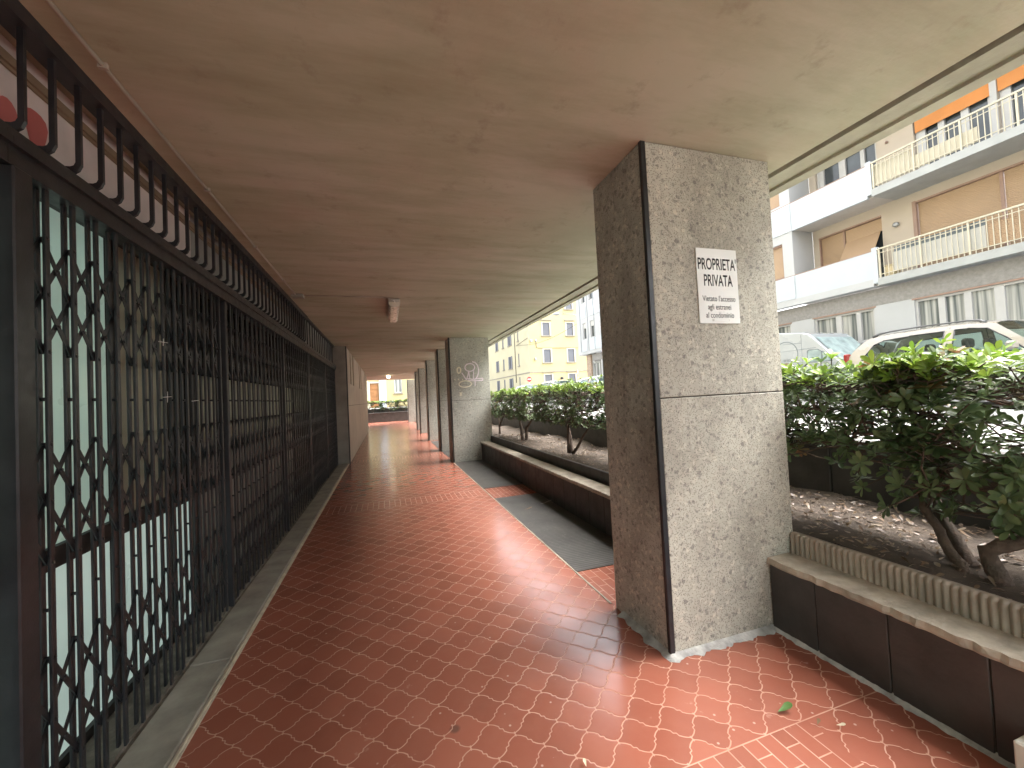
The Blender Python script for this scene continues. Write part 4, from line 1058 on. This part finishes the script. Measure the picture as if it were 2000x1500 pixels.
# (first ring is the inset near face)
b.add(v, f); b.build('body', M['carw'], vn)
for xs in (XV-.004, XV+2.004):
    q = MB(); q.poly([(.22, 1.30), (.46, 1.58), (.50, 1.60), (.50, 1.30)], [], lambda y, z: (xs, YV+y, ZR+z)); q.build('quarter_window', M['vglass'], vn)
    q = MB(); q.poly([(.54, 1.30), (.54, 1.63), (.66, 1.70), (.96, 1.71), (1.0, 1.66), (1.0, 1.30)], [], lambda y, z: (xs, YV+y, ZR+z)); q.build('side_window', M['vglass'], vn)
q = MB()
for loop in ([(.20, 1.29), (.46, 1.59), (.64, 1.71), (.96, 1.72), (1.01, 1.67), (1.01, 1.29)], [(.52, 1.29), (.52, 1.62)]):
    for i in range(len(loop)): 
        a, c2 = loop[i], loop[(i+1) % len(loop)]; q.tube([(XV-.004, YV+a[0], ZR+a[1]), (XV-.004, YV+c2[0], ZR+c2[1])], .012, 5)
for (a, c2) in (((1.2, .5), (1.2, 2.3)), ((1.2, 2.0), (1.9, 2.03)), ((.7, 1.78), (4.5, 1.74)), ((.1, 1.2), (1.18, 1.22)), ((1.2, 1.16), (4.5, 1.12))): q.tube([(XV-.001, YV+a[0], ZR+a[1]), (XV-.001, YV+c2[0], ZR+c2[1])], .006, 5)
q.build('panel_seams', M['vanink'], vn)
q = MB(); q.poly([(0, 0), (1, 0), (1, 1), (0, 1)], [], lambda a, c2: (XV+.12+1.76*a, YV+.02+.76*c2-.016, ZR+1.29+.85*c2+.012)); q.build('windscreen', M['vglass'], vn)
q = MB(); rc = (YV+1.80, ZR+1.65); an = [radians(-38)+radians(250)*i/40 for i in range(41)]
for i in range(40):
    a, c2 = an[i], an[i+1]; q.bar((XV-.002, rc[0]-.45*cos(a), rc[1]+.46*sin(a)), (XV-.002, rc[0]-.45*cos(c2), rc[1]+.46*sin(c2)), .032, .003, (1, 0, 0))
q.bar((XV-.002, YV+1.445, ZR+1.37), (XV-.002, YV+1.54, ZR+1.46), .022, .003, (1, 0, 0)); q.build('ring_mark', M['vanink'], vn)
text_mesh('trico', .17, lambda x, y, z: Vector((XV-.003, YV+1.56-x, ZR+1.385+y)), 'lettering', M['vanink'], vn, 1.05, 'RIGHT')
for sx in (.16, 1.84):
    for s in (-.25, 3.6): wheel(vn, XV+sx, YV+s, ZR+.33, .33, 1)

# ================================================================== STREET FURNITURE
ns = thing('no_entry_sign', 'round red no entry sign with a white bar by the yellow corner building', 'sign', (16.65, 45.6, ZR))
b = MB(); b.tube([(16.65, 45.65, ZR), (16.65, 45.65, 3.7)], .03, 8); b.build('pole', M['pole'], ns)
b = MB(); b.lathe([(.30, 0), (.30, .02)], (16.65, 45.58, 3.33), 'y', 28, smooth=False); b.build('disc', M['nored'], ns)
b = MB(); b.box(16.44, 16.86, 45.572, 45.579, 3.27, 3.39); b.build('white_bar', M['signw'], ns)
rs = thing('give_way_sign', 'red triangular sign turned sideways at the end of the white apartment building', 'sign', (19.3, 38, ZR))
b = MB(); b.tube([(19.3, 38.04, ZR), (19.3, 38.04, 3.9)], .03, 8); b.build('pole', M['pole'], rs)
def tri(r, dy, z): 
    return [Vector((19.3+r*cos(a)*.55, 38+dy+r*cos(a)*.7, z+r*sin(a))) for a in (pi/6, 5*pi/6, 3*pi/2)]
b = MB(); v = tri(.5, 0, 3.6)+tri(.5, .02, 3.6); b.add(v, [(0, 1, 2), (5, 4, 3), (0, 3, 4, 1), (1, 4, 5, 2), (2, 5, 3, 0)]); b.build('plate', M['nored'], rs)
b = MB(); v = tri(.28, -.004, 3.6); b.add(v, [(0, 1, 2)]); b.build('white_centre', M['signw'], rs)
sl_ = thing('street_lamp', 'grey street lamp on a bracket arm from the end of the white apartment building', 'lamp', (16.5, 32.9, 8.6))
b = MB(); b.tube([(16.6, 32.32, 8.35), (16.4, 32.6, 8.5), (16.0, 32.9, 8.62), (15.6, 33.1, 8.65)], .035, 8); b.build('arm', M['pole'], sl_)
b = MB(); b.lathe([(.03, -.5), (.1, -.42), (.13, -.15), (.11, .05), (.04, .1)], (15.2, 33.2, 8.63), 'x', 14); b.build('lamp_head', M['pole'], sl_)
cb = MB(); P = [Vector((16.6, 32.4, 7.6)).lerp(Vector((17.28, 51.5, 8.25)), i/20)-Vector((0, 0, .6*sin(pi*i/20))) for i in range(21)]
cb.tube(P, .02, 6); tag(cb.build('overhead_cable', M['wire']), 'thin overhead cable from the white building to the yellow corner building', 'cable')
